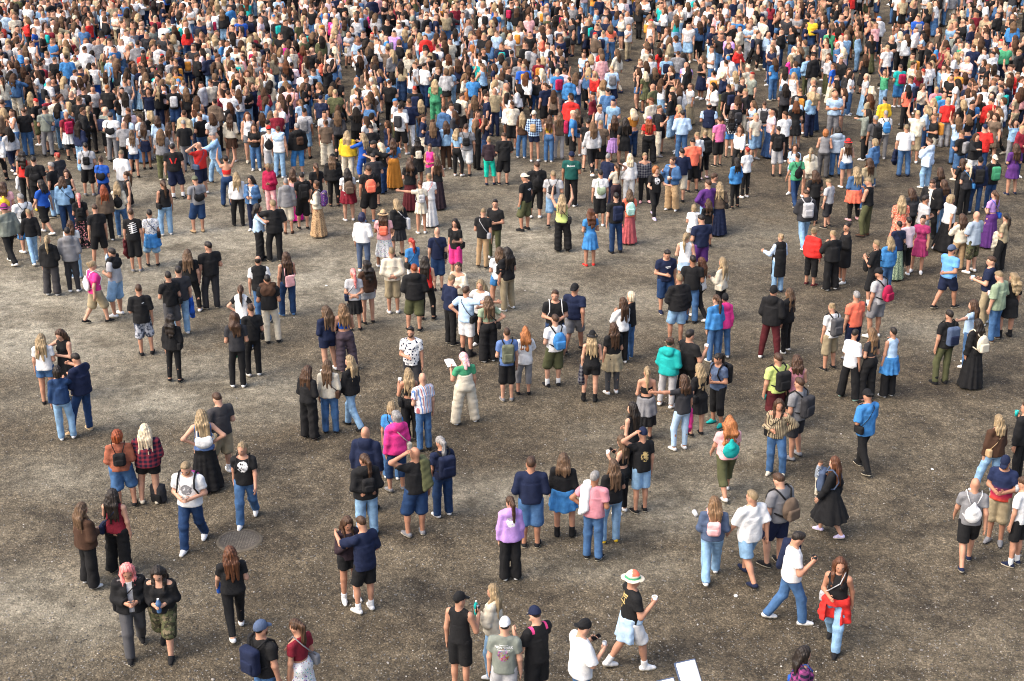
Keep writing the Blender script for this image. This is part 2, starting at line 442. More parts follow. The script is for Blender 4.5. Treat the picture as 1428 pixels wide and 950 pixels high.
        clips = [(0, 0, 1, zz(1.065 if high else .99))]; grow = .008 if high else .003; wr = .007
    elif kind in ('dress', 'mdress', 'ldress', 'sdress', 'tdress'):
        P += rig.torso()
        z0 = {'dress': .56, 'mdress': .40, 'ldress': .05, 'sdress': .70, 'tdress': .60}[kind]*c
        if kind != 'ldress': z0 += dz
        br = {'dress': .22, 'mdress': .27, 'ldress': .29, 'sdress': .20, 'tdress': .205}[kind] + (.10 if rig.walk else 0)
        P.append(ell_frustum(rig, z0, zz(1.02), (br, br*.92), (.150, .115), 10, .02 if kind != 'tdress' else .007))
        if kind in ('dress', 'sdress', 'tdress'): sleeves(.8 if kind == 'tdress' else .5, 1.18, .015); clips = [(0, .45, .89, .89*zz(1.48) + .02)]
        else: clips = [(1, 0, .35, rig.shx - .005 + .35*zz(1.40)), (-1, 0, .35, rig.shx - .005 + .35*zz(1.40)), (0, .5, .87, .87*zz(1.462) + .03)]
        grow = .010; wr = .007
    elif kind in ('ldresslong', 'tdresslong'):      # with long sleeves
        P += rig.torso(); z0 = .05 if kind[0] == 'l' else .44*c + dz
        P.append(ell_frustum(rig, z0, zz(1.02), (.28 if not rig.walk else .38, .26 if not rig.walk else .36), (.155, .12), 10, .02)); sleeves(1.95, 1.2, .02)
        clips = [(0, .45, .89, .89*zz(1.485) + .02)]; grow = .014; wr = .008
    elif kind in ('tied', 'tiedb'):                             # a shirt or jacket knotted round the waist
        P.append(ell_frustum(rig, zz(.60), zz(1.03), (.250, .215), (.186, .154), 9, .020))
        P.append((('c', vec(-.15, .05, zz(.98)), vec(.15, .05, zz(.98)), .05, .05), []))
        P.append((('c', vec(.03, .15, zz(.98)), vec(.06, .20, zz(.70)), .035, .030), []))
        P.append((('c', vec(-.02, .15, zz(.98)), vec(-.07, .19, zz(.74)), .035, .030), []))
        clips = [(0, 1, -.9, .16 - .9*zz(.97))]
        clips = [(0, 0, -1, -zz(.62))]
        V, Q = surface(P, h, .006, clips, .010, seed, K, [('b', vec(0, .32, zz(.72)), np.eye(3, dtype=np.float32), vec(.115, .25, .20), .02) if kind == 'tied' else ('b', vec(0, .27, zz(.72)), np.eye(3, dtype=np.float32), vec(.40, .29, .21), .02)])
        return V, Q, np.zeros(len(Q), np.int32)
    elif kind == 'overalls':
        P += [p for p in rig.torso()]
        for i in (0, 1): P += rig.legp(i, .104, .086, .082)
        P.append(ell_frustum(rig, zz(.93), zz(1.25), (.165, .128), (.135, .105)))
        clips = [(0, -.45, .89, .89*zz(1.30)), (0, 0, -1, -.03)]; grow = .016; wr = .006
        for sg in (1, -1): pass
    cut = [('b', vec(0, .25, zz(1.16)), np.eye(3, dtype=np.float32), vec(.038, .25, .42), .01)] if kind in ('jacket', 'coat') else []
    V, Q = surface(P, h, grow, clips, wr, seed, K, cut)
    return V, Q, np.zeros(len(Q), np.int32)

def shoe(rig, i, kind, h):
    an, FR = rig.feet[i]; k = .86 if rig.w else .95
    f = lambda x, y, z: an + FR @ vec(x*k, y*k, z)
    P = [(('c', f(0, -.045, -.045), f(0, .06, -.048), .040*k, .045*k), []), (('c', f(0, .06, -.048), f(0, .155, -.060), .045*k, .034*k), []),
         (('c', f(0, -.02, -.04), f(0, .03, -.015), .042*k, .040*k), [])]
    if kind == 'boot': P.append((('c', f(0, -.012, -.04), f(0, -.012, .10), .052*k, .056*k), []))
    up = FR[:, 2]
    V, Q = surface(P, h, .003, [(-up[0], -up[1], -up[2], -(float(up @ an) - .083)), (up[0], up[1], up[2], float(up @ an) + (.12 if kind == 'boot' else .02))], 0, 0, .010)
    zc = ((V - an) @ up)[Q].mean(1)
    return V, Q, np.where(zc < -.056, 1, 0).astype(np.int32)

def sock(rig, i, h):
    an, FR = rig.feet[i]; H, Kn, A = rig.legs[i]; d = unit(Kn - A)
    V, Q = surface([(('c', A - d*.04, A + d*.10, .046, .047), [(d[0], d[1], d[2], float(d @ A) + .11)])], h, .004)
    return V, Q, np.zeros(len(Q), np.int32)

def hair(rig, style, h, seed=0):
    R = rig.HR; q = rig.hs; H = rig.H
    def e(x, y, z, rx, ry, rz, cl=()): return (('e', H(x, y, z), R, vec(rx, ry, rz)*q), list(cl))
    def pl(n, p): n = R @ unit(n); return (n[0], n[1], n[2], float(n @ H(*p)))
    face = pl((0, 1, -.30), (0, .050 if style == 'S' else .060, .150)); low = pl((0, .42, -1), (0, -.04, .098 if style == 'S' else .085))
    P = []; wr = .006; k = .012; grow = 0
    vol = {'S': .005, 'X': .0, 'B': .020, 'L': .016, 'P': .008, 'C': .030, 'N': .010, 'M': .018, 'K': .016}[style]
    P.append(e(0, -.008, .158, .076 + vol, .098 + vol, .098 + vol, [face] + ([low] if style in 'SPN' else [])))
    if style == 'S': P.append(e(0, .045, .215, .055, .045, .035))
    nk = rig.neck; dn = vec(0, 0, -1)
    if style in 'LCM':                              # falls over the back and shoulders, hanging straight down
        ln = {'L': .33, 'C': .25, 'M': .15}[style]; wd = {'L': .075, 'C': .105, 'M': .082}[style]
        b = H(0, -.075, .12); r = np.random.RandomState(40 + seed)
        for x in (-.068, -.040, -.012, .016, .042, .070):
            s_ = r.uniform(.72, 1.12); dx, dy = r.uniform(-.02, .02), r.uniform(-.018, .012); x = x + r.uniform(-.006, .006)
            a0 = H(x*1.05, -.055 - .02*(1 - abs(x)/.07), .13); a1 = vec(a0[0]*.9 + x*.35, min(a0[1], b[1]) - .040 - (.02 if style == 'C' else 0), nk[2] - .02); a2 = vec(a1[0] + x*.25 + dx, a1[1] - .012 + dy, nk[2] - ln*s_)
            P.append((('c', a0, a1, wd*.50, wd*.46), [])); P.append((('c', a1, a2, wd*.44, wd*.18), []))
        for sg in (1, -1):
            a0 = H(.075*sg, .005, .13); a1 = H(.088*sg, .0, .02); P.append((('c', a0, a1, .026, .026), []))
            if style == 'L':
                n1 = vec(a1[0]*.95, max(a1[1], nk[1]) + .035, nk[2] - .05); P.append((('c', a1, n1, .028, .028), [])); P.append((('c', n1, vec(a1[0]*.85, nk[1] + .125, nk[2] - .22), .028, .016), []))
        wr = .012 if style == 'C' else .008
    if style in 'BK':
        z1 = .045 if style == 'B' else .02
        for sg in (1, -1): P.append((('c', H(.068*sg, -.015, .14), H(.070*sg, -.015, z1), .031, .029), []))
        P.append((('c', H(-.03, -.072, .13), H(-.03, -.078, z1), .052, .044), [])); P.append((('c', H(.03, -.072, .13), H(.03, -.078, z1), .052, .044), []))
        wr = .010 if style == 'K' else .006
    if style == 'P':
        a = H(0, -.105, .175); a1 = H(0, -.155, .12); a2 = vec(a1[0], a1[1] - .005, nk[2] - .05); a3 = vec(a1[0] + .01, a1[1] + .01, nk[2] - .26)
        P += [(('c', a, a1, .026, .034), []), (('c', a1, a2, .034, .036), []), (('c', a2, a3, .034, .014), [])]
    if style == 'N': P.append(e(0, -.105, .205, .045, .045, .042)); wr = .010
    if style == 'C': wr = .016
    V, Q = surface(P, h, grow, [], wr*(1.5 if style in 'CNK' else .6), seed, .010 if style in 'LCM' else k, (), .005 if style in 'LMPB' else 0)
    return V, Q, np.zeros(len(Q), np.int32)

def cap(rig, kind, h):
    R = rig.HR; q = rig.hs; H = rig.H
    def pl(n, p): n = R @ unit(n); return (n[0], n[1], n[2], float(n @ H(*p)))
    big = .018
    low = pl((0, .16, -1), (0, 0, .155))
    P = []
    acc = Acc()
    if kind in ('cap', 'rcap'):
        sg = 1 if kind == 'cap' else -1
        P.append((('e', H(0, -.006, .155), R, vec(.076 + big, .098 + big, .108 + big)*q), [low]))
        P.append((('e', H(0, sg*.115, .150), R @ np.array([[1, 0, 0], [0, .97, .24*sg], [0, -.24*sg, .97]], np.float32), vec(.078, .082, .010)*q), []))
    elif kind == 'beanie':
        P.append((('e', H(0, -.010, .160), R, vec(.080 + big, .102 + big, .112 + big)*q), [pl((0, .20, -1), (0, 0, .130))]))
    elif kind in ('straw', 'brim', 'bucket'):
        rb = {'straw': .185, 'brim': .165, 'bucket': .135}[kind]
        P.append((('e', H(0, -.006, .165), R, vec(.076 + big, .098 + big, .118 + big)*q), [low]))
        P.append((('e', H(0, -.004, .158), R, vec(rb*.92, rb, .012)*q), []))
    elif kind == 'scarf':
        P.append((('e', H(0, -.012, .150), R, vec(.080 + big, .104 + big, .108 + big)*q), [pl((0, 1, -.3), (0, .06, .165))]))
        P.append((('c', H(-.02, -.10, .08), H(-.03, -.14, -.12), .055, .03), [])); P.append((('c', H(.03, -.10, .07), H(.05, -.13, -.06), .045, .025), []))
    acc.add(surface(P, h, 0, [], 0, 0, .006))
    V, Q, M = acc.data()
    if kind in ('straw', 'brim'):                    # band round the crown
        loc = ((V - H(0, 0, 0)) @ R)/q; f = loc[Q].mean(1); r = np.sqrt(f[:, 0]**2 + f[:, 1]**2)
        M = np.where((f[:, 2] > .172) & (f[:, 2] < .205) & (r < .14), 1, 0).astype(np.int32)
        M = np.where((f[:, 2] > .225) & (f[:, 1] > -.02), 2, M).astype(np.int32)
    return V, Q, M

def loop_strap(pts, r, flat=1.0):
    return tube(pts, [r]*len(pts), 5)

def backpack_parts(rig, kind, front=False):
    c, dz = rig.sc, rig.dz; I = np.eye(3, dtype=np.float32); s = -1 if not front else 1
    yb = -.150 if not rig.w else -.140
    sz = {'pack': (.150, .078, .215), 'mini': (.110, .058, .135), 'sack': (.150, .055, .195), 'bulb': (.155, .09, .215)}[kind]
    zc = {'pack': 1.21, 'mini': 1.20, 'sack': 1.17, 'bulb': 1.19}[kind]*c + dz
    ce = vec(0, s*(abs(yb) + sz[1] - .004), zc)
    out = {}
    if kind == 'sack': P = [(('e', ce + vec(0, 0, -.03), I, vec(sz[0], sz[1], sz[2]*.85)), []), (('c', ce + vec(0, 0, .05), ce + vec(0, 0, .18), .075, .03), [])]
    elif kind == 'bulb': P = [(('e', ce, I, vec(*sz)), [])]
    else: P = [(('b', ce, I, vec(*sz), .055), [])]
    out['bag'] = surface(P, .014, 0, [], .005, 3, .01)
    if kind in ('pack', 'mini', 'bulb'):
        out['front_pocket'] = surface([(('b', ce + vec(0, s*sz[1]*.78, -sz[2]*.32), I, vec(sz[0]*.74, sz[1]*.5, sz[2]*.48), .03), [])], .014, 0, [], .003, 5, .01)
    r = .016 if kind in ('pack', 'bulb') else .009
    st = []
    for sg in (1, -1):
        x = sg*(.085 if not rig.w else .078); xs = sg*(.125 if not rig.w else .105)
        st.append(tube([vec(x*.7, ce[1]*.72, zc + sz[2]*.78), vec(xs, s*.105, 1.475*c + dz), vec(xs*1.05, 0, 1.512*c + dz), vec(xs*1.05, -s*.105, 1.42*c + dz), vec(xs*1.1, -s*.150, 1.28*c + dz), vec(xs*1.45, -s*.08, 1.13*c + dz), vec(xs*1.25, s*.08, 1.08*c + dz), vec(x, ce[1]*.8, zc - sz[2]*.7)], [r]*8, 6))
    out['strap'] = st
    return out

def shoulder_bag_parts(rig, side, size, front=False):
    c, dz = rig.sc, rig.dz; I = np.eye(3, dtype=np.float32)
    w, d, hh = size
    x = side*(.215 if not rig.w else .205); z = .98*c + dz; y = .04 if front else -.05
    bag = surface([(('b', vec(x, y, z), I, vec(d, w, hh), min(d, hh)*.6), [])], .014, 0, [], .004, 7, .01)
    sh = -side*(.10)
    st = tube([vec(x, y + .06, z + hh*.8), vec(side*.10, .155, 1.20*c + dz), vec(sh*.6, .135, 1.36*c + dz), vec(sh, .02, 1.515*c + dz), vec(sh*.7, -.13, 1.40*c + dz), vec(side*.08, -.150, 1.2*c + dz), vec(x, y - .06, z + hh*.8)], [.009]*7, 5)
    return bag, st

def hand_pos(rig, i):
    S, E, W, HF, c, sg = rig.arms[i]
    return W + HF @ vec(0, .028, .075), HF

# ------------------------------------------------------------------ materials
def nodes(m):
    m.use_nodes = True; t = m.node_tree; return t, t.nodes['Principled BSDF'], t.nodes.new, t.links.new
MATS = {}
def mixc(t, fac, a, b, mode='MIX'):
    n = t.nodes.new('ShaderNodeMix'); n.data_type = 'RGBA'; n.blend_type = mode
    for s, v in ((0, fac), (6, a), (7, b)):
        if hasattr(v, 'node'): t.links.new(v, n.inputs[s])
        else: n.inputs[s].default_value = v if s == 0 else (*v[:3], 1)
    return n.outputs[2]
def noise(t, sc, det=3, vec=None, rough=.55):
    n = t.nodes.new('ShaderNodeTexNoise'); n.inputs['Scale'].default_value = sc; n.inputs['Detail'].default_value = det; n.inputs['Roughness'].default_value = rough
    if vec is not None: t.links.new(vec, n.inputs['Vector'])
    return n
def ramp(t, fac, stops):
    n = t.nodes.new('ShaderNodeValToRGB'); e = n.color_ramp.elements
    while len(e) < len(stops): e.new(.5)
    for i, (p, c) in enumerate(stops): e[i].position = p; e[i].color = (c, c, c, 1) if not hasattr(c, '__len__') else (*c, 1)
    t.links.new(fac, n.inputs[0]); return n.outputs[0]
def math_(t, op, a, b=None, c=None):
    n = t.nodes.new('ShaderNodeMath'); n.operation = op
    for i, v in enumerate((a, b, c)):
        if v is None: continue
        if hasattr(v, 'node'): t.links.new(v, n.inputs[i])
        else: n.inputs[i].default_value = v
    return n.outputs[0]
def bump(t, b, h, st, di=.01):
    n = t.nodes.new('ShaderNodeBump'); n.inputs['Strength'].default_value = st; n.inputs['Distance'].default_value = di
    t.links.new(h, n.inputs['Height']); t.links.new(n.outputs[0], b.inputs['Normal'])
def window(t, v, lo, hi):
    return math_(t, 'MULTIPLY', math_(t, 'GREATER_THAN', v, lo), math_(t, 'LESS_THAN', v, hi))
def cloth(key, pr=None):
    """key: colour[~pattern]; pr: printed patch 'colour[:f]' or a special mark"""
    k = (key, pr)
    if k in MATS: return MATS[k]
    base, _, pat = key.partition('~'); c = PAL[base]
    m = bpy.data.materials.new('cloth ' + key.replace('~', ' ')); t, b, N, Lk = nodes(m)
    tc = N('ShaderNodeTexCoord'); ob = tc.outputs['Object']
    oi = N('ShaderNodeObjectInfo'); off = N('ShaderNodeVectorMath'); off.operation = 'ADD'
    mm = N('ShaderNodeCombineXYZ'); Lk(math_(t, 'MULTIPLY', oi.outputs['Random'], 37.0), mm.inputs[0]); Lk(ob, off.inputs[0]); Lk(mm.outputs[0], off.inputs[1]); ov = off.outputs[0]
    sx = N('ShaderNodeSeparateXYZ'); Lk(ob, sx.inputs[0]); X, Y, Z = sx.outputs
    n1 = noise(t, 7, 4, ov); dk = 'denim' in base or base in ('azure', 'blue')
    v = ramp(t, n1.outputs[0], [(.25, .80 if not dk else .66), (.75, 1.16 if not dk else 1.42)])
    col = mixc(t, 1.0, c, v, 'MULTIPLY')
    if pat == 'plaid' or pat == 'plaidb':
        a = math_(t, 'GREATER_THAN', math_(t, 'SINE', math_(t, 'MULTIPLY', X, 75)), .1); d = math_(t, 'GREATER_THAN', math_(t, 'SINE', math_(t, 'MULTIPLY', Z, 75)), .1)
        f = math_(t, 'MULTIPLY', math_(t, 'ADD', a, d), .5)
        col = mixc(t, f, (.012, .012, .03) if pat == 'plaid' else (.02, .04, .12), tuple(min(1, q*(1.7 if base == 'char' else 1.15) + (.10 if base == 'char' else .012)) for q in c))
    elif pat == 'stripe':
        f = math_(t, 'GREATER_THAN', math_(t, 'SINE', math_(t, 'MULTIPLY', math_(t, 'ADD', X, math_(t, 'MULTIPLY', Y, .8)), 150)), .25)
        f2 = math_(t, 'GREATER_THAN', math_(t, 'SINE', math_(t, 'MULTIPLY', math_(t, 'ADD', X, math_(t, 'MULTIPLY', Y, .8)), 75)), .0)
        d = mixc(t, f2, (.14, .25, .55) if base == 'white' else (.05, .035, .025), (.45, .14, .16) if base == 'white' else (.10, .07, .05)); col = mixc(t, f, col, d)
    elif pat.startswith('ditsy') or pat.startswith('floral'):
        vo = N('ShaderNodeTexVoronoi'); vo.inputs['Scale'].default_value = 34 if pat.startswith('ditsy') else 18; Lk(ov, vo.inputs['Vector'])
        d = {'ditsyb': (.03, .07, .22), 'ditsyt': (.10, .03, .015), 'ditsyg': (.03, .06, .03), 'ditsyr': (.70, .55, .42), 'floralnavy': (.012, .02, .055), 'floralp': (.62, .25, .28), 'floralw': (.6, .6, .58)}.get(pat)
        if pat == 'ditsy':
            hs = N('ShaderNodeHueSaturation'); Lk(vo.outputs['Color'], hs.inputs['Color']); hs.inputs['Saturation'].default_value = 1.0; hs.inputs['Value'].default_value = .55; d = hs.outputs[0]
        w = math_(t, 'ADD', vo.outputs['Distance'], math_(t, 'MULTIPLY', noise(t, 60, 2, ov).outputs[0], .25))
        col = mixc(t, math_(t, 'LESS_THAN', w, .48 if pat != 'ditsy' else .44), col, d)
    elif pat == 'camo':
        q = noise(t, 11, 2, ov).outputs[0]; col = mixc(t, math_(t, 'GREATER_THAN', q, .53), col, (.035, .032, .018)); q2 = noise(t, 15, 2, ob).outputs[0]; col = mixc(t, math_(t, 'GREATER_THAN', q2, .58), col, (.16, .13, .08))
    elif pat == 'tie':
        q = noise(t, 13, 3, ov).outputs[0]; col = mixc(t, ramp(t, q, [(.42, 0), (.58, 1)]), (.04, .05, .08), (.48, .50, .55))
    elif pat == 'grad':
        f = ramp(t, math_(t, 'MULTIPLY_ADD', Z, 1.0, -.25), [(.62, (.60, .08, .02)), (.78, (.40, .02, .08)), (.92, (.012, .02, .06))]); col = f
    if pr:
        q = pr.split(':')
        if q[0] == 'sleevepads':
            ax = math_(t, 'ABSOLUTE', X); f = math_(t, 'MULTIPLY', window(t, ax, .105, .150), math_(t, 'GREATER_THAN', Z, 1.395)); col = mixc(t, f, col, (.75, .06, .22))
        else:
            front = len(q) > 1; pc = PAL.get(q[0])
            if pc is None:
                hs = N('ShaderNodeTexVoronoi'); hs.inputs['Scale'].default_value = 38; Lk(ov, hs.inputs['Vector']); pc = mixc(t, .72, hs.outputs['Color'], (.16, .01, .02))
            r2 = math_(t, 'ADD', math_(t, 'POWER', math_(t, 'DIVIDE', X, .105), 2.0), math_(t, 'POWER', math_(t, 'DIVIDE', math_(t, 'SUBTRACT', Z, 1.22 if not front else 1.20), .115), 2.0))
            side = math_(t, 'GREATER_THAN' if front else 'LESS_THAN', Y, 0.0)
            nz = noise(t, 26, 3, ov).outputs[0]
            f = math_(t, 'MULTIPLY', math_(t, 'LESS_THAN', math_(t, 'ADD', r2, math_(t, 'MULTIPLY', nz, .9)), 1.25), math_(t, 'GREATER_THAN', nz, .43 if q[0] != 'gold' else .49)); f = math_(t, 'MULTIPLY', f, side)
            col = mixc(t, f, col, pc)
    Lk(col, b.inputs['Base Color']); b.inputs['Roughness'].default_value = .88
    b.inputs['Specular IOR Level'].default_value = .25
    cr = N('ShaderNodeMapping'); cr.inputs['Scale'].default_value = (22, 22, 48); cr.inputs['Rotation'].default_value = (.3, .5, 0); Lk(ov, cr.inputs[0]); crn = noise(t, 1.0, 4, cr.outputs[0], .6); crn.inputs['Distortion'].default_value = 1.2
    bump(t, b, crn.outputs[0], .8, .016)
    MATS[k] = m; return m
SKIN = [(.46, .235, .150), (.52, .285, .190), (.40, .195, .120), (.30, .14, .08)]
def simple(name, c, rough=.7, var=.25, sc=20, spec=.3, bmp=0, metal=0):
    if name in MATS: return MATS[name]
    m = bpy.data.materials.new(name); t, b, N, Lk = nodes(m)
    tc = N('ShaderNodeTexCoord'); n = noise(t, sc, 3, tc.outputs['Object'])
    Lk(mixc(t, 1, c, ramp(t, n.outputs[0], [(.25, 1 - var), (.75, 1 + var)]), 'MULTIPLY'), b.inputs['Base Color'])
    b.inputs['Roughness'].default_value = rough; b.inputs['Specular IOR Level'].default_value = spec; b.inputs['Metallic'].default_value = metal
    if bmp: bump(t, b, n.outputs[0], bmp, .01)
    MATS[name] = m; return m
def skin(i):
    m = simple('skin %s' % 'abcd'[i], SKIN[i], .55, .10, 14, .35)
    b = m.node_tree.nodes['Principled BSDF']; b.inputs['Subsurface Weight'].default_value = .0
    return m
def hairm(k):
    name = 'hair ' + k
    if name in MATS: return MATS[name]
    c = HAIR[k]; m = bpy.data.materials.new(name); t, b, N, Lk = nodes(m)
    tc = N('ShaderNodeTexCoord'); mp = N('ShaderNodeMapping'); mp.inputs['Scale'].default_value = (55, 55, 6); Lk(tc.outputs['Object'], mp.inputs[0])
    n = noise(t, 1.0, 3, mp.outputs[0]); n2 = noise(t, 9, 2, tc.outputs['Object'])
    col = mixc(t, 1, c, ramp(t, n.outputs[0], [(.3, .55), (.7, 1.6)]), 'MULTIPLY')
    if k == 'ombre' or k == 'bl' or k == 'lbr':
        sx = N('ShaderNodeSeparateXYZ'); Lk(tc.outputs['Object'], sx.inputs[0])
        f = ramp(t, math_(t, 'ADD', sx.outputs[2], math_(t, 'MULTIPLY', n2.outputs[0], .2)), [(.52, 0), (.88, 1)])
        f = math_(t, 'MULTIPLY', math_(t, 'SUBTRACT', sx.outputs[2], 1.45), 3.0)
        fc = N('ShaderNodeClamp'); Lk(f, fc.inputs[0]); col = mixc(t, fc.outputs[0], col, tuple(q*.45 for q in c))
    Lk(col, b.inputs['Base Color']); b.inputs['Roughness'].default_value = .5; b.inputs['Specular IOR Level'].default_value = .35
    bump(t, b, n.outputs[0], .9, .015); MATS[name] = m; return m
EYEW = simple('eye white', (.55, .52, .50), .4); EYED = simple('iris and brow', (.030, .020, .015), .5); LIP = simple('lips', (.36, .10, .09), .5)

# ------------------------------------------------------------------ object helpers
def link(name, me, mats, parent=None):
    o = bpy.data.objects.new(name, me); COL.objects.link(o)
    if parent is not None: o.parent = parent
    while len(me.materials) < len(mats): me.materials.append(None)
    for i, m in enumerate(mats): o.material_slots[i].link = 'OBJECT'; o.material_slots[i].material = m
    return o
def tag(o, label, cat, group=None): o['label'] = label; o['category'] = cat; (group and o.__setitem__('group', group)); return o
CACHE = {}
def cached(key, fn):
    if key not in CACHE:
        V, Q, M = fn(); CACHE[key] = mesh_from('_'.join(str(k) for k in key), V, Q, M)
    return CACHE[key]
RIGS = {}
def rig_of(sex, pose):
    if (sex, pose) not in RIGS: RIGS[(sex, pose)] = Rig(sex, pose)
    return RIGS[(sex, pose)]

# ------------------------------------------------------------------ ground
def cam_point(x, y):                                   # photo pixel to the point on the ground it shows
    f, th, h = 2000.0, 0.39269908169872414, 13.5
    dx, dy = (x - 714)/f, -(y - 475)/f
    v = (dx, math.cos(th) + dy*math.sin(th), -math.sin(th) + dy*math.cos(th)); s = -h/v[2]; return v[0]*s, v[1]*s
gm = bpy.data.materials.new('trodden gravel'); t, b, N, Lk = nodes(gm)
tc = N('ShaderNodeTexCoord'); P0 = tc.outputs['Object']
big = noise(t, .16, 5, P0, .6); mid = noise(t, 1.1, 5, P0, .62); fine = noise(t, 14, 6, P0, .72); grit = noise(t, 55, 4, P0, .7)
sx = N('ShaderNodeSeparateXYZ'); Lk(P0, sx.inputs[0]); GX, GY, _ = sx.outputs
def patch(x, y, rx, ry, soft=1.0):                      # a worn, dustier spot of its own
    a = math_(t, 'POWER', math_(t, 'DIVIDE', math_(t, 'SUBTRACT', GX, x), rx), 2.0); c = math_(t, 'POWER', math_(t, 'DIVIDE', math_(t, 'SUBTRACT', GY, y), ry), 2.0)
    d = math_(t, 'SQRT', math_(t, 'ADD', a, c)); d = math_(t, 'ADD', d, math_(t, 'MULTIPLY', math_(t, 'SUBTRACT', mid.outputs[0], .5), 1.5)); d = math_(t, 'ADD', d, math_(t, 'MULTIPLY', math_(t, 'SUBTRACT', big.outputs[0], .5), 1.5))
    return ramp(t, d, [(.25, 1), (1.0, 0)])
dust = None
for (px, py, rx, ry, wgt) in [(90, 400, 7, 5, 1), (300, 330, 8, 5, .9), (520, 390, 8, 5, .9), (720, 330, 9, 5, .8), (880, 420, 5, 3, .5), (250, 540, 4.5, 2.6, .85), (40, 850, 3.2, 2.4, .7), (130, 660, 2.6, 1.6, .6), (930, 700, 3.6, 1.8, .6), (720, 690, 3.2, 1.2, .7), (60, 470, 5, 3, 1), (1010, 610, 3.4, 1.5, .6), (1300, 460, 3, 2, .4), (620, 240, 8, 5, .5), (250, 260, 8, 6, .6), (840, 790, 2.4, .9, .5)]:
    gx, gy = cam_point(px, py); d = math_(t, 'MULTIPLY', patch(gx, gy, rx, ry), wgt); dust = d if dust is None else math_(t, 'MAXIMUM', dust, d)
base = mixc(t, ramp(t, big.outputs[0], [(.35, 0), (.68, 1)]), (.071, .056, .036), (.118, .098, .067))
worn = noise(t, .55, 6, P0, .68); base = mixc(t, ramp(t, worn.outputs[0], [(.36, .75), (.52, 0)]), base, (.040, .032, .023)); base = mixc(t, dust, base, mixc(t, ramp(t, worn.outputs[0], [(.40, 0), (.56, 1)]), (.140, .122, .088), (.250, .228, .174)))
clump = noise(t, 4.2, 5, P0, .70)
base = mixc(t, 1, base, ramp(t, mid.outputs[0], [(.30, .74), (.70, 1.26)]), 'MULTIPLY')
base = mixc(t, 1, base, ramp(t, clump.outputs[0], [(.30, .55), (.70, 1.45)]), 'MULTIPLY')
base = mixc(t, 1, base, ramp(t, fine.outputs[0], [(.30, .58), (.70, 1.42)]), 'MULTIPLY')
vo = N('ShaderNodeTexVoronoi'); vo.inputs['Scale'].default_value = 30; Lk(P0, vo.inputs['Vector'])
vs = N('ShaderNodeSeparateColor'); Lk(vo.outputs['Color'], vs.inputs[0])
vo2 = N('ShaderNodeTexVoronoi'); vo2.inputs['Scale'].default_value = 52; Lk(P0, vo2.inputs['Vector'])
vs2 = N('ShaderNodeSeparateColor'); Lk(vo2.outputs['Color'], vs2.inputs[0])
calm = math_(t, 'MULTIPLY_ADD', dust, -.75, 1.0)
base = mixc(t, math_(t, 'MULTIPLY', calm, .42), base, mixc(t, 1, base, ramp(t, vs2.outputs[0], [(0, .30), (.6, 1.0), (.9, 1.7), (1, 2.6)]), 'MULTIPLY'))
base = mixc(t, math_(t, 'MULTIPLY', calm, .42), base, mixc(t, 1, base, ramp(t, vs.outputs[0], [(0, .45), (.7, 1.05), (1, 2.2)]), 'MULTIPLY'))
st = math_(t, 'MULTIPLY', math_(t, 'LESS_THAN', vo.outputs['Distance'], .30), math_(t, 'GREATER_THAN', vs.outputs[1], .86))
base = mixc(t, math_(t, 'MULTIPLY', math_(t, 'MULTIPLY', st, calm), .7), base, ramp(t, vs.outputs[2], [(0, (.14, .125, .10)), (.7, (.24, .22, .185)), (1, (.42, .39, .34))]))
Lk(base, b.inputs['Base Color']); b.inputs['Roughness'].default_value = .93; b.inputs['Specular IOR Level'].default_value = .25
hh = math_(t, 'ADD', math_(t, 'MULTIPLY', fine.outputs[0], .6), math_(t, 'ADD', math_(t, 'MULTIPLY', mid.outputs[0], 1.6), math_(t, 'MULTIPLY', math_(t, 'SUBTRACT', .5, vo.outputs['Distance']), .35)))
bump(t, b, hh, .8, .05)
gv = np.array([(-1500, -300, 0), (1500, -300, 0), (1500, 2500, 0), (-1500, 2500, 0)], np.float32)
go = link('ground', mesh_from('ground', gv, np.array([(0, 1, 2, 3)], np.int32), smooth=False), [gm]); go['kind'] = 'structure'

# loose stones lying on the ground, thinning out with distance
def stones(n):
    ico = bpy.data.meshes.new('tmp'); import bmesh
    bm = bmesh.new(); bmesh.ops.create_icosphere(bm, subdivisions=1, radius=1); bm.to_mesh(ico); bm.free()
    v0 = np.array([v.co[:] for v in ico.vertices], np.float32); f0 = np.array([list(p.vertices) + [p.vertices[2]] for p in ico.polygons], np.int32); bpy.data.meshes.remove(ico)
    px = rng.uniform(-40, 1468, n); py = 330 + 680*np.sqrt(rng.uniform(0, 1, n))
    V = []; Q = []; C = []
    for i in range(n):
        x, y = cam_point(px[i], py[i]); s = .006 + .013*rng.uniform()**3.0 + (.014*rng.uniform() if rng.uniform() < .05 else 0)
        a = rng.uniform(0, 6.3); R = np.array([[math.cos(a), -math.sin(a), 0], [math.sin(a), math.cos(a), 0], [0, 0, 1]], np.float32)
        v = (v0*rng.uniform(.65, 1.15, (len(v0), 1)).astype(np.float32)*[s*1.25, s, s*.62]) @ R.T + [x, y, s*.30]
        g = rng.choice([.04, .09, .15, .24, .40], p=[.24, .31, .29, .14, .02])*rng.uniform(.8, 1.2); V.append(v); Q.append(f0 + i*len(v0)); C.append(np.tile([g*1.03, g*.97, g*.88, 1], (len(v0), 1)))
    me = mesh_from('gravel', np.concatenate(V).astype(np.float32), np.concatenate(Q), smooth=False)
    ca = me.color_attributes.new('tint', 'FLOAT_COLOR', 'POINT'); ca.data.foreach_set('color', np.concatenate(C).astype(np.float32).ravel()); return me
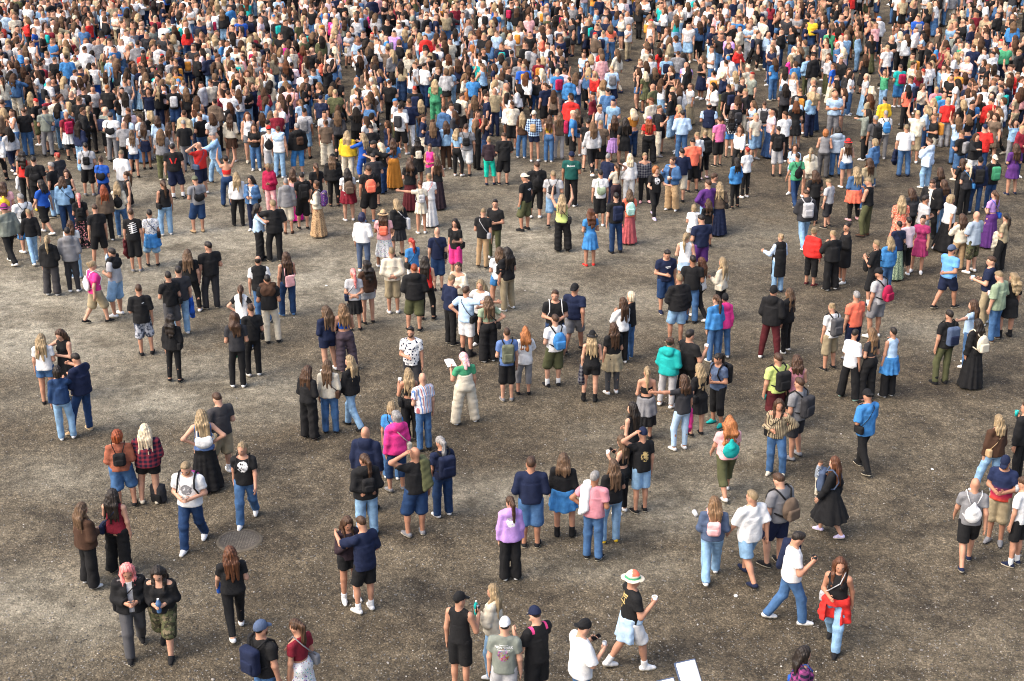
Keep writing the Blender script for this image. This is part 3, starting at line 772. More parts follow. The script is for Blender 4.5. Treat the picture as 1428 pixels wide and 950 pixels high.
sm = bpy.data.materials.new('stone'); t, b, N, Lk = nodes(sm); at = N('ShaderNodeAttribute'); at.attribute_name = 'tint'; Lk(at.outputs['Color'], b.inputs['Base Color']); b.inputs['Roughness'].default_value = .9
o = link('gravel', stones(17000), [sm]); o['kind'] = 'stuff'; o['label'] = 'loose grey and pale stones scattered over the trodden ground'; o['category'] = 'gravel'

# manhole covers set into the gravel
def disc(r, z0, z1, n=48, cx=0, cy=0):
    V = [(cx, cy, z1)] + [(cx + r*math.cos(2*math.pi*i/n), cy + r*math.sin(2*math.pi*i/n), z1) for i in range(n)] + [(cx + r*math.cos(2*math.pi*i/n), cy + r*math.sin(2*math.pi*i/n), z0) for i in range(n)]
    Q = [(0, 1 + i, 1 + (i+1) % n, 1 + (i+1) % n) for i in range(n)] + [(1 + i, 1 + n + i, 1 + n + (i+1) % n, 1 + (i+1) % n) for i in range(n)]
    return np.array(V, np.float32), np.array(Q, np.int32)
iron = simple('worn cast iron', (.088, .076, .062), .8, .35, 6, .3, .2)
conc = simple('concrete ring', (.11, .094, .072), .9, .3, 9, .2, .4)
def manhole(x, y, r, label):
    gx, gy = cam_point(x, y)
    a = Acc(); a.add(disc(r, 0, .012)); lid = link('manhole_cover', mesh_from('lid', *a.data()[:2], smooth=False), [iron]); lid.location = (gx, gy, 0); tag(lid, label, 'manhole cover')
    a = Acc(); rr = r*.93; n = int(rr*2/.05)
    for i in range(-n//2, n//2 + 1):
        for j in range(-n//2, n//2 + 1):
            px, py = i*.05, j*.05
            if px*px + py*py < (rr - .02)**2:
                w, l = (.020, .008) if (i + j) % 2 else (.008, .020)
                v = np.array([(px - w, py - l, .012), (px + w, py - l, .012), (px + w, py + l, .012), (px - w, py + l, .012), (px - w, py - l, .018), (px + w, py - l, .018), (px + w, py + l, .018), (px - w, py + l, .018)], np.float32)
                a.add((v, np.array([(4, 5, 6, 7), (0, 1, 5, 4), (1, 2, 6, 5), (2, 3, 7, 6), (3, 0, 4, 7)], np.int32)))
    link('tread_pattern', mesh_from('tread', *a.data()[:2], smooth=False), [simple('polished iron', (.135, .119, .098), .7, .3, 8)], lid)
    n = 56; V = []; Q = []
    for i in range(n):
        c, s = math.cos(2*math.pi*i/n), math.sin(2*math.pi*i/n)
        V += [((r + .004)*c, (r + .004)*s, .016), ((r + .05)*c, (r + .05)*s, .014), ((r + .07)*c, (r + .07)*s, -.01)]
    for i in range(n):
        for k in (0, 1): Q.append((i*3 + k, i*3 + k + 1, ((i+1) % n)*3 + k + 1, ((i+1) % n)*3 + k))
    link('rim', mesh_from('rim', np.array(V, np.float32), np.array(Q, np.int32)), [conc], lid)
manhole(334, 754, .36, 'round grey patterned manhole cover beside the person in bright blue jeans')
manhole(4, 215, .36, 'pale round manhole cover at the left edge behind the crowd')

# ------------------------------------------------------------------ people
TOPN = {'tee': 't_shirt', 'tank': 'sleeveless_top', 'crop': 'crop_top', 'loose': 't_shirt', 'long': 'long_sleeved_top', 'hoodie': 'sweatshirt', 'jacket': 'jacket', 'blouse': 'blouse', 'vest': 'vest', 'coat': 'long_coat', 'lvest': 'long_vest', 'polo': 'polo_shirt', 'strap': 'strappy_top'}; BOTN = {'jeans': 'trousers', 'wide': 'wide_trousers', 'skinny': 'leggings', 'shorts': 'shorts', 'bshorts': 'shorts', 'hot': 'shorts', 'capri': 'cropped_trousers', 'jogger': 'trousers', 'skirt': 'skirt', 'mini': 'skirt', 'midi': 'skirt', 'maxi': 'long_skirt', 'overalls': 'dungarees'}
PEOPLE = [
(-7.31,21.41,-0.72,0.989,'f','fd1c','L-lbr','jacket:brown','wide:black','white', '', 'person in brown jacket and wide black trousers', ''),
(-6.89,21.83,-0.13,1.01,'f','dm1c','L-dk','tank:wine','wide:black','black', 'bag:navy:L', 'person in wine red sleeveless top and wide black trousers', 'navy shoulder bag carried by person in wine red sleeveless top'),
(-6.05,19.45,-2.84,1.03,'f','ff3d','L-pink','jacket:black','jeans:dgrey','black', 'bag:black:R', 'person in black jacket and dark grey trousers', 'black shoulder bag carried by person in black jacket and dark grey trousers'),
(-5.56,19.45,-3.12,1.0,'f','ff4d','L-dk','blouse:black','bshorts:olive~camo','black', 'bottle:L:blue', 'person in black blouse and knee-length olive green camouflage shorts', 'mid-blue bottle held by person in black blouse'),
(-5.8,22.77,-3.24,1.033,'m','ff3d','S-bl','tee:white','jeans:ddenim','white', 'bulb:plum,print:grey:f,beard', 'person in white t-shirt and dark blue jeans', 'plum rounded backpack worn by person in white t-shirt and dark blue jeans||'),
(-4.54,20.01,-5.97,0.991,'f','fd3c','L-aub','tee:black','skinny:black','white', 'bottle:L:royal', 'person in black t-shirt and tight black leggings, holding a bottle', 'royal blue bottle held by person in black t-shirt and tight black leggings, holding a bottle'),
(-3.65,17.64,-0.67,1.023,'m','dd1c','S-dk','tee:black','jeans:denim','white', 'cap:slate,pack:navy,beard', 'person in black t-shirt and blue jeans with a slate blue cap', '|navy backpack worn by person in black t-shirt and blue jeans with a slate blue cap|'),
(-3.13,17.78,-5.32,1.032,'f','fd1d','P-br','crop:wine','maxi:white~ditsy','white', 'bag:grey:R', 'person in wine red cropped top and long white flowered skirt', 'grey shoulder bag carried by person in wine red cropped top'),
(-2.76,20.96,-2.66,1.002,'f','pd0d','L-br','long:plumblack','hot:black','white', 'phone:R,sock:white', 'person in blackish plum long-sleeved top and very short black shorts', 'black phone held by person in blackish plum long-sleeved top and very short black shorts|'),
(-2.45,20.65,-5.55,1.035,'m','fg1d','S-br','loose:navy','shorts:black','white', 'sock:white', 'person in navy oversized t-shirt and black shorts', ''),
(-0.03,21.64,-6.11,0.992,'f','dd0L','P-br','hoodie:lilac','wide:black','white', 'print:white', 'person in lilac sweatshirt and wide black trousers', ''),
(-0.79,18.4,-0.39,1.025,'m','kd0r','S-dk','tank:black','shorts:black','black', 'cap:black,can:R:black', 'person in black sleeveless top and black shorts', '|black drink can held by person in black sleeveless top and black shorts'),
(-0.29,18.86,-4.96,0.983,'f','fk1c','L-bl','jacket:cream','jeans:ldenim','white', 'bottle:L:teal,inner', 'person in cream jacket and light blue jeans', 'teal bottle held by person in cream jacket|'),
(-0.11,17.71,-0.13,1.015,'m','dd1d','X-dk','tee:sagegrey','shorts:lgrey','white', 'rcap:white,text:NEW_YORK', 'person in grey-green t-shirt and light grey shorts', '|'),
(0.37,17.95,-5.61,1.036,'m','mk0d','S-dk','tee:black','shorts:black','white', 'cap:navy,sleevepads', 'person in black t-shirt and black shorts', '|'),
(1.01,17.71,-1.1,1.006,'m','kp1d','S-dk','loose:white','jeans:blue','white', 'rcap:black,can:R:lgrey,phone:L', 'person in white oversized t-shirt and mid-blue jeans', '|light grey drink can held by person in white oversized t-shirt and mid-blue jeans|black phone held by person in white oversized t-shirt and mid-blue jeans'),
(1.86,19.02,-1.32,1.026,'m','kd3R','S-br','tee:black','shorts:white','white', 'straw:cream,tiedb:lblue,cup:R,text:GOLD,sock:white', 'person in black t-shirt and white shorts', '||white cup held by person in black t-shirt and white shorts||'),
(3.48,21.69,-6.35,0.984,'f','ff3L','L-ombre','blouse:slate','jeans:ldenim','white', 'mini:pink', 'person in slate blue blouse and light blue jeans', 'pale pink small backpack worn by person in slate blue blouse'),
(4.12,21.67,-5.81,1.017,'m','dd3L','S-bl','loose:white','shorts:ldenim','navy', 'sunglasses', 'person in white oversized t-shirt and light blue denim shorts', ''),
(4.69,22.15,-5.65,1.038,'m','dd1d','S-br','tee:grey','shorts:navy','black', 'bulb:taupe,glasses', 'person in grey t-shirt and navy shorts', 'brown-grey rounded backpack worn by person in grey t-shirt and navy shorts|'),
(4.6,20.33,-1.53,1.007,'m','kd3d','S-dk','tee:white','jeans:blue','white', 'cup:R:black,shcloth:navy:L', 'person in white t-shirt and mid-blue jeans with navy garment over the shoulder', 'black cup held by person in white t-shirt and mid-blue jeans|navy garment slung over the shoulder of person in white t-shirt and mid-blue jeans'),
(5.19,19.6,-3.61,1.016,'f','fd4L','L-aub','tank:black','jeans:ldenim','black', 'tied:red,bag:lgrey:R', 'person in black sleeveless top and light blue jeans with red shirt tied at waist', '|light grey shoulder bag carried by person in black sleeveless top and light blue jeans'),
(4.17,17.21,-1.63,0.986,'f','dd2L','M-dk','jacket:plum~plaid','jeans:denim','black', 'bag:royal:L', 'person in plum plaid jacket and blue jeans', 'royal blue shoulder bag carried by person in plum plaid jacket'),
(8.07,22.12,-6.46,1.018,'m','dd3c','X-bl','tee:grey','shorts:black','navy', 'sack:white', 'person in grey t-shirt and black shorts', 'white drawstring bag worn by person in grey t-shirt and black shorts'),
(8.84,22.89,-3.68,1.039,'m','ff0d','X-bl','tee:navy~grad','bshorts:khaki','grey', 'cap:navy,beard', 'person in navy two-tone t-shirt and knee-length khaki shorts', '|'),
(8.94,22.12,-5.62,1.009,'m','kd0d','S-br','tee:white','shorts:black','navy', 'sock:white,cup:R:lgrey', 'person in white t-shirt and black shorts', '|light grey cup held by person in white t-shirt and black shorts'),
(9.32,24.78,-5.98,1.017,'f','Fd6c','M-bl','jacket:brown','jeans:ldenim','white', 'bag:tan:L', 'person in brown jacket and light blue jeans', 'tan shoulder bag carried by person in brown jacket and light blue jeans'),
(10.0,25.26,-5.44,0.999,'m','kd0L','S-br','jacket:black','jeans:black','black', 'cup:R:teal', 'person in black jacket and black trousers, holding a cup', 'teal cup held by person in black jacket and black trousers, holding a cup'),
(-9.4,27.14,0.25,1.008,'f','gd2c','B-dk','blouse:ddenim','jeans:ldenim','white', '', 'person in dark blue denim blouse and light blue jeans', ''),
(-9.07,27.52,-5.23,1.041,'m','gF6d','S-dk','jacket:navy','jeans:ddenim','tan', '', 'person in navy jacket and dark blue jeans, arm round a neighbour', ''),
(-10.28,28.93,0.13,0.998,'f','fd0R','L-bl','tee:white','hot:denim','black', '', 'person in white t-shirt and very short blue denim shorts', ''),
(-9.9,29.19,-3.6,1.019,'f','gx0d','M-br','tank:black','midi:black','black', '', 'person in black sleeveless top and midi black skirt', ''),
(-7.42,24.21,0.26,0.989,'f','ff2R','B-rust','blouse:rust','bshorts:denim','black', 'mini:black', 'person in rust blouse and knee-length blue denim shorts', 'black small backpack worn by person in rust blouse'),
(-6.94,24.38,0.14,1.009,'f','fF1c','L-plat','jacket:wine~plaid','hot:black','cream', '', 'person in wine red plaid jacket and very short black shorts', ''),
(-5.98,24.96,0.24,1.03,'f','hh0c','L-bl','tank:slateblue','maxi:black','black', 'bag:white:B', 'person in dusty blue sleeveless top and long black skirt', 'white shoulder bag carried by person in dusty blue sleeveless top'),
(-5.77,25.62,-5.54,1.012,'m','fd1d','S-br','tee:charcoal','bshorts:khaki','white', 'sock:white', 'person in charcoal t-shirt and knee-length khaki shorts', ''),
(-4.97,23.66,-3.14,1.02,'f','dd3R','P-bl','tee:black','jeans:blue','white', 'sack:lime,print:white:f', 'person in black t-shirt and mid-blue jeans with a lime green drawstring bag', 'lime green drawstring bag worn by person with a lime green drawstring bag|'),
(-4.26,27.21,-0.46,0.99,'f','ff0d','L-br','long:black','wide:black','black', '', 'person in black long-sleeved top and wide black trousers', ''),
(-3.85,27.45,-0.0,1.011,'f','fd0R','L-lbr','blouse:cream','jeans:denim','black', 'bag:brown:R', 'person in cream blouse and blue jeans', 'brown shoulder bag carried by person in cream blouse and blue jeans'),
(-3.41,27.69,-5.2,1.031,'f','fd3L','L-bl','jacket:black','jeans:ldenim','black', '', 'person in black jacket and light blue jeans', ''),
(-2.14,27.07,-6.12,1.001,'f','mk2L','L-bl','strap:black','wide:black','black', 'bag:black:L,cup:L', 'person in black strappy top and wide black trousers', 'black shoulder bag carried by person in black strappy top and wide black trousers|white cup held by person in black strappy top and wide black trousers'),
(-2.21,29.04,-3.1,1.034,'m','fd1R','S-dk','tee:white~floralnavy','bshorts:char','black', 'beard', 'person in white floral t-shirt and knee-length charcoal shorts', ''),
(-1.82,26.64,-5.78,1.004,'m','df0c','X-bl','tee:white~stripe','jeans:denim','black', '', 'person in white striped t-shirt and blue jeans', ''),
(-2.35,25.38,-0.12,1.012,'f','dd1c','B-bl','tee:azure','jeans:denim','white', 'bag:black:R', 'person in bright blue t-shirt and blue jeans', 'black shoulder bag carried by person in bright blue t-shirt and blue jeans'),
(-2.23,24.9,-5.76,1.033,'f','dd1L','K-grey','hoodie:hot','capri:ddenim','grey', 'bag:cream:R', 'person in hot pink sweatshirt and cropped dark blue denim trousers', 'cream shoulder bag carried by person in cropped dark blue denim trousers'),
(-2.74,24.1,-0.2,1.015,'m','dd0c','X-bl','hoodie:navy','jeans:navy','black', '', 'person in navy sweatshirt and navy trousers', ''),
(-1.75,23.18,-5.77,1.036,'m','du1L','X-bl','tee:black','bshorts:ddenim','grey', 'shcloth:olive:R', 'person in black t-shirt and knee-length dark blue denim shorts, hand behind head', 'olive green garment slung over the shoulder of person right of person in navy sweatshirt'),
(-1.31,23.9,-5.79,0.993,'f','fd0d','P-grey','tee:navy','jeans:ddenim','white', 'pack:navy', 'person in navy t-shirt and dark blue jeans', 'navy backpack worn by person in navy t-shirt and dark blue jeans'),
(-2.67,23.15,-5.91,1.014,'f','bb0L','P-br','hoodie:black','jeans:ldenim','white', 'mini:black', 'person in black sweatshirt and light blue jeans', 'black small backpack worn by person in black sweatshirt and light blue jeans'),
(-1.01,27.94,-5.9,0.984,'f','dk5d','S-bl','crop:green','overalls:cream','white', 'scarf:pink~ditsy,paper:L', 'person in green cropped top and cream dungarees', '|white paper held by person in green cropped top'),
(0.34,22.77,-0.01,1.042,'m','ff0c','S-br','long:navy','bshorts:denim','black', '', 'person in navy long-sleeved top and knee-length blue denim shorts', ''),
(0.93,23.13,-0.18,1.025,'f','fd2L','M-lbr','long:black','mini:black','boot-black', 'tied:azure', 'person in black long-sleeved top and black miniskirt', ''),
(1.45,22.34,-0.38,1.007,'m','fh0R','S-grey','tee:rose','jeans:blue','black', 'shcloth:white:L', 'person in dusty pink t-shirt and mid-blue jeans', 'white garment slung over the shoulder of person in dusty pink t-shirt'),
(1.82,22.92,-5.93,1.015,'f','kf1c','L-lbr','tee:black','jeans:ldenim','yellow', 'cup:R', 'person in black t-shirt and light blue jeans, holding a cup', 'white cup held by person in black t-shirt and light blue jeans, holding a cup'),
(2.08,23.99,-5.32,0.985,'f','pk0d','L-lbr','strap:black','skinny:black','white', 'phone:R,cup:L', 'person in black strappy top and tight black leggings', 'black phone held by person in black strappy top and tight black leggings|white cup held by person in black strappy top and tight black leggings'),
(2.44,24.04,-5.86,1.018,'m','du0c','X-bl','tee:black','shorts:ldenim','black', 'cap:navy,print:gold', 'person in black t-shirt and light blue denim shorts', '|'),
(2.34,25.26,-5.42,1.041,'f','fd1L','L-dk','tank:black','wide:black','black', '', 'person in black sleeveless top and wide black trousers', ''),
(2.8,27.17,-6.3,0.996,'f','ff0c','P-bl','strap:black','midi:black','black', 'tied:grey', 'person in black strappy top and midi black skirt', ''),
(3.5,26.67,-5.8,1.017,'f','do1c','M-br','tee:char','skinny:lblue','white', 'cloth:hot:R', 'person in charcoal t-shirt and tight pale blue leggings', 'hot pink jacket hanging from the arm of person in tight pale blue leggings'),
(3.93,27.34,-5.76,0.987,'f','md1d','L-bl','tdress:black','none','black', 'bag:black:L', 'person in black loose dress with a black shoulder bag', 'black shoulder bag carried by person in black loose dress with a black shoulder bag'),
(4.39,27.87,-4.08,1.007,'f','ff1d','P-dk','tee:slate','capri:black','teal', 'pack:black', 'person in slate blue t-shirt and cropped black trousers', 'black backpack worn by person in slate blue t-shirt'),
(3.87,28.89,-0.92,1.04,'m','kd3c','S-dk','tee:black','jogger:black','white', 'cup:R:white', 'person in black t-shirt and loose black joggers', 'white cup held by person in black t-shirt and loose black joggers'),
(3.43,28.74,-0.5,0.998,'f','ff1c','N-br','hoodie:teal','skinny:lgrey','white', '', 'person in teal sweatshirt and tight light grey leggings', ''),
(4.15,24.72,-6.1,1.018,'f','pd3c','C-ging','tee:pink','capri:olive','white', 'sack:teal,cup:R', 'person in pale pink t-shirt and cropped olive green trousers', 'teal drawstring bag worn by person in cropped olive green trousers|white cup held by person in cropped olive green trousers'),
(5.59,27.66,-5.87,1.0,'m','kd2c','S-br','tee:lime','bshorts:maroon','tan', 'pack:black,cup:L:teal', 'person in lime green t-shirt and knee-length dark maroon shorts', 'black backpack worn by person in lime green t-shirt|teal cup held by person in lime green t-shirt'),
(6.0,27.69,-6.23,1.009,'f','pd0d','M-br','tank:rose','skirt:black','black', 'cup:R:teal', 'person in dusty pink sleeveless top and black skirt', 'teal cup held by person in dusty pink sleeveless top'),
(5.77,26.25,-5.54,1.042,'m','dd2c','S-br','tee:grey','shorts:char','grey', 'pack:char,sunglasses', 'person in grey t-shirt and charcoal shorts', 'charcoal backpack worn by person in charcoal shorts|'),
(5.25,25.56,-3.48,0.999,'f','fh1L','L-br','blouse:khaki~stripe','jeans:blue','cream', 'bag:black:R', 'person in khaki striped blouse and mid-blue jeans', 'black shoulder bag carried by person in khaki striped blouse'),
(7.05,25.75,-5.82,1.032,'m','pf3d','S-dk','loose:azure','jogger:black','black', 'rcap:black,bag:black:L,phone:R', 'person in bright blue oversized t-shirt and loose black joggers', '|black shoulder bag carried by person in bright blue oversized t-shirt|black phone held by person in bright blue oversized t-shirt'),
(5.85,23.18,-5.17,0.99,'f','dd3c','L-aub','tdresslong:black','none','lilacw', 'frontpack:slate', 'person in black long-sleeved flared dress', 'slate blue baby carrier worn in front by person in black long-sleeved flared dress'),
(7.52,29.19,-0.78,1.01,'f','dF5d','S-dk','loose:white','wide:black','mint', '', 'person in white oversized t-shirt and wide black trousers', ''),
(7.93,29.15,-5.71,1.031,'f','ff1d','L-ombre','crop:char','wide:black','pink', '', 'person in charcoal cropped top and wide black trousers', ''),
(8.42,29.31,-5.83,1.001,'f','md0c','S-dk','tank:lblue','wide:black','white', 'tied:azure', 'person in pale blue sleeveless top and wide black trousers', ''),
(9.84,30.01,-5.94,1.034,'m','fd1c','S-dk','tee:black','jeans:olive','boot-black', 'pack:slate,beard', 'person in black t-shirt and olive green trousers', 'slate blue backpack worn by person in black t-shirt and olive green trousers|'),
(10.45,29.85,-5.83,0.991,'f','Fd2c','L-dk','ldresslong:black','none','black', 'bulb:cream', 'person in black long flowing dress', 'cream rounded backpack worn by person in black long flowing dress'),
(10.67,30.96,-5.25,1.012,'f','do2c','L-br','tee:lblue','jeans:blue','white', '', 'person in pale blue t-shirt and mid-blue jeans', ''),
(11.8,32.55,-5.58,1.045,'m','fd2d','S-bl','loose:sage','jeans:denim','brown', 'cup:R', 'person in sage green oversized t-shirt and blue jeans', 'white cup held by person in sage green oversized t-shirt'),
(12.21,32.82,-5.94,1.002,'f','dd1L','C-bl','tdress:black','none','boot-black', '', 'person in black loose dress with black boots', ''),
(11.92,33.68,-5.14,1.035,'m','fF1L','S-br','tee:navy','jeans:khaki','white', 'shcloth:black:R,cup:L:lblue', 'person in navy t-shirt and khaki trousers', 'black garment slung over the shoulder of person in navy t-shirt and khaki trousers|pale blue cup held by person in navy t-shirt and khaki trousers'),
(11.25,34.79,-1.01,1.005,'m','bd3c','S-dk','tee:skyblue','shorts:navy','black', 'cap:slate,bottle:L:pink,beard', 'person in sky-blue t-shirt and navy shorts', '|pale pink bottle held by person in sky-blue t-shirt|'),
(8.96,32.82,-5.59,1.025,'m','dd1d','S-dk','tee:lgrey','shorts:grey','white', 'cap:black,bulb:crimson,beard', 'person in light grey t-shirt and grey shorts', '|crimson rounded backpack worn by person in light grey t-shirt and grey shorts|'),
(8.06,31.39,-5.8,0.995,'m','dd2R','S-grey','tee:coral','bshorts:navy','grey', '', 'person in coral t-shirt and knee-length navy shorts', ''),
(7.39,30.79,-5.86,1.004,'f','fd2d','N-bl','tee:white','bshorts:khaki','black', 'pack:dgrey', 'person in white t-shirt and knee-length khaki shorts', 'dark grey backpack worn by person in white t-shirt and knee-length khaki shorts'),
(6.12,31.43,-0.51,1.065,'m','ff5c','S-dk','hoodie:black','jogger:maroon','white', 'beanie:black', 'person in black sweatshirt and loose dark maroon joggers', ''),
(6.57,31.82,-5.44,0.994,'f','fd2c','L-lbr','hoodie:black','jogger:black','white', '', 'person in black sweatshirt and loose black joggers', ''),
(4.77,31.3,-5.82,1.015,'f','fd0L','P-br','jacket:azure','jeans:denim','white', '', 'person in bright blue jacket and blue jeans', ''),
(5.0,31.47,-6.06,0.985,'f','dd2c','S-dk','hoodie:hot','jeans:denim','white', 'beanie:black', 'person in hot pink sweatshirt and blue jeans', ''),
(5.28,33.98,-5.39,1.005,'f','fF0c','L-bl','blouse:cream','skinny:black','black', 'bag:cream:L', 'person in cream blouse and tight black leggings', 'cream shoulder bag carried by person in cream blouse and tight black leggings'),
(4.75,33.98,-5.37,1.026,'f','Ff3R','L-aub','tee:white','skinny:black','white', 'cloth:navy:R,bag:black:L', 'person in white t-shirt and tight black leggings with navy jacket over the arm', 'navy jacket on the arm of person in white t-shirt and tight black leggings|black shoulder bag carried by person in white t-shirt and tight black leggings'),
(4.02,32.36,-6.02,1.042,'m','dF1c','S-bl','jacket:black','shorts:ldenim','black', '', 'person in black jacket and light blue denim shorts', ''),
(4.51,33.78,-0.13,1.028,'m','ff0L','S-dk','tee:black','jeans:denim','black', '', 'person in black t-shirt and blue jeans in front of person in pale blue miniskirt', ''),
(3.92,34.48,-2.82,0.998,'m','fd1d','S-dk','tee:navy','bshorts:ddenim','navy', 'text:white', 'person in navy t-shirt and knee-length dark blue denim shorts with a print on the top', ''),
(4.59,35.95,-0.13,1.007,'f','ff2R','P-bl','tank:white','mini:lblue','white', '', 'person in white sleeveless top and pale blue miniskirt', ''),
(5.14,37.07,-5.9,1.04,'m','ff1d','S-dk','tee:navy','bshorts:purple','white', '', 'person in navy t-shirt and knee-length purple shorts', ''),
(1.49,31.91,-0.43,1.009,'m','dd3c','S-dk','tee:navy','shorts:grey','black', 'rcap:black', 'person in navy t-shirt and grey shorts', ''),
(1.01,31.34,-3.03,1.03,'m','ff0R','S-br','tee:black','bshorts:ddenim','black', 'sack:white', 'person in black t-shirt and knee-length dark blue denim shorts with a white drawstring bag', 'white drawstring bag worn by person in black t-shirt and knee-length dark blue denim shorts'),
(0.97,29.89,-5.88,0.999,'m','df1c','S-br','tee:white','bshorts:olive','black', 'bulb:azure,sock:white', 'person in white t-shirt and knee-length olive green shorts', 'bright blue rounded backpack worn by person in white t-shirt and knee-length olive green shorts|'),
(1.76,29.04,-0.06,1.008,'f','fd1c','L-bl','tank:black','hot:black','boot-black', 'brim:black,cloth:char~plaid:L', 'person in black sleeveless top and very short black shorts', '|charcoal plaid jacket over the arm of person in very short black shorts and boots'),
(2.25,29.46,-5.92,1.029,'f','fd0c','L-br','tee:black','skinny:dgrey','white', 'tied:khaki', 'person in black t-shirt and tight dark grey leggings', ''),
(2.58,31.17,-5.7,0.999,'f','pm0c','L-br','long:white','jeans:black','white', '', 'person in white long-sleeved top and black trousers', ''),
(2.79,31.47,-5.18,1.019,'f','dd1c','B-plat','tee:black','jeans:blue','blue', '', 'person in black t-shirt and mid-blue jeans with mid-blue shoes', ''),
(-0.11,29.08,-6.14,1.001,'m','df0c','S-br','tee:slateblue','bshorts:black','grey', 'pack:moss', 'person in dusty blue t-shirt and knee-length black shorts', 'moss green backpack worn by person in dusty blue t-shirt'),
(0.29,29.42,-6.12,0.969,'f','md1c','C-ging','loose:white','capri:grey','black', '', 'person in white oversized t-shirt and cropped grey trousers', ''),
(-1.49,32.36,-0.91,1.031,'m','df0d','S-bl','long:navy','jeans:black','black', '', 'person in navy long-sleeved top and black trousers', ''),
(-1.08,31.65,-0.49,1.012,'m','oh0c','S-br','tee:lblue','shorts:white','boot-black', 'bag:black:R', 'person in pale blue t-shirt and white shorts', 'black shoulder bag carried by person in pale blue t-shirt and white shorts'),
(-0.75,32.27,-3.55,1.021,'f','hf0c','M-bl','tee:white','jeans:black','white', '', 'person in white t-shirt and black trousers', ''),
(-0.56,31.3,-5.95,0.991,'f','hd0c','L-lbr','crop:sage','wide:black','white', 'bag:black:R', 'person in sage green cropped top and wide black trousers', 'black shoulder bag carried by person in sage green cropped top'),
(-0.32,34.73,-6.1,1.011,'f','df1R','M-lbr','tee:white','hot:azure','white', 'mini:black', 'person in white t-shirt and very short bright blue shorts', 'black small backpack worn by person in white t-shirt and very short bright blue shorts'),
(-0.13,34.63,-5.58,1.032,'f','fd2c','L-dk','tee:black','jeans:khaki','white', '', 'person in black t-shirt and khaki trousers', ''),
(-2.4,33.2,0.04,1.014,'m','ff1c','S-rust','hoodie:black','bshorts:olive','black', '', 'person in black sweatshirt and knee-length olive green shorts', ''),
(-2.18,33.98,-0.08,1.022,'f','fd2c','L-dk','tank:red','skinny:black','black', '', 'person in red sleeveless top and tight black leggings', ''),
(-1.34,33.68,-3.54,0.992,'f','fF2c','P-br','blouse:cream','jeans:black','white', '', 'person in cream blouse and black trousers', ''),
(-3.05,34.43,0.09,1.025,'m','bb0c','S-bl','blouse:cream','bshorts:khaki','white', '', 'person in cream blouse and knee-length khaki shorts', ''),
(-2.61,35.63,-5.69,0.983,'f','pf2d','P-red','tee:azure','jeans:white','white', 'bag:black:L', 'person in bright blue t-shirt and white trousers', 'black shoulder bag carried by person in bright blue t-shirt and white trousers'),
(-1.98,36.12,-6.05,1.015,'m','dd0c','X-bl','tee:navy','bshorts:ddenim','black', 'bag:black:R', 'person in navy t-shirt and knee-length dark blue denim shorts with a black shoulder bag', 'black shoulder bag carried by person in navy t-shirt and knee-length dark blue denim shorts'),
(-1.54,37.07,-3.59,1.024,'f','dF0c','M-dk','tee:black','bshorts:hot','black', 'bag:black:L', 'person in black t-shirt and knee-length hot pink shorts', 'black shoulder bag carried by person in knee-length hot pink shorts'),
(-0.8,37.89,-0.29,1.006,'m','df1d','S-bl','tee:black','jeans:tan','black', 'bag:lgrey:R', 'person in black t-shirt and tan trousers', 'light grey shoulder bag carried by person in black t-shirt and tan trousers'),
(-0.47,38.62,-3.62,1.026,'m','ff2L','S-dk','polo:black','jeans:olive','white', '', 'person in black polo shirt and olive green trousers', ''),
(-3.91,33.25,0.12,0.984,'f','bb0L','P-pink','tee:lgrey','skirt:black','black', 'bag:navy:L', 'person in light grey t-shirt and black skirt', 'navy shoulder bag carried by person in light grey t-shirt and black skirt'),
(-3.63,33.73,-5.79,1.005,'f','dd0L','C-dk','long:brown','hot:lgrey','black', '', 'person in brown long-sleeved top and very short light grey shorts', ''),
(-4.11,37.6,-0.21,1.025,'f','fd0c','B-ink','blouse:white','skinny:slate','white', '', 'person in white blouse and tight slate blue leggings', ''),
(-3.56,37.95,0.06,0.995,'f','fF1c','L-br','tee:pink','midi:white~ditsy','white', 'straw:tan,mini:coral', 'person in pale pink t-shirt and midi white flowered skirt', '|coral small backpack worn by person in midi white flowered skirt'),
(-3.23,38.93,-5.54,1.016,'f','fd1d','L-bl','jacket:black','skirt:char','black', 'tote:white:R', 'person in black jacket and charcoal skirt', 'white tote bag carried by person in charcoal skirt'),
(-4.27,30.67,-5.62,0.986,'f','ff2L','L-lbr','long:navy','hot:navy','white', '', 'person in navy long-sleeved top and very short navy shorts', ''),
(-3.89,30.75,-5.98,1.006,'f','pf2L','L-ombre','strap:royal','wide:plumgrey','pink', '', 'person in royal blue strappy top and wide greyish plum trousers', ''),
(-5.71,34.28,-5.8,1.027,'f','pd1R','L-br','tank:char','jeans:ddenim','blue', 'tote:pink:B', 'person in charcoal sleeveless top and dark blue jeans', 'pale pink tote bag carried by person in charcoal sleeveless top'),
(-5.89,32.45,0.14,1.009,'m','ff2c','S-dk','tee:black','jeans:cream','black', 'shcloth:brown:B', 'person in black t-shirt and cream trousers', 'brown garment slung over the shoulder of person in black t-shirt and cream trousers'),
(-6.32,33.73,0.19,1.03,'m','fd2R','X-dk','vest:black','jeans:denim','white', 'innerw', 'person in black vest and blue jeans', ''),
(-6.47,32.05,-0.15,0.987,'f','hh2L','P-br','vest:white','jeans:denim','white', 'innerb', 'person in white vest and blue jeans', ''),
(-5.95,30.46,-5.88,1.02,'m','fd1c','S-br','tee:black','jeans:black','white', 'bag:black:R', 'person in black t-shirt and black trousers with a black shoulder bag', 'black shoulder bag carried by person in black t-shirt and black trousers'),
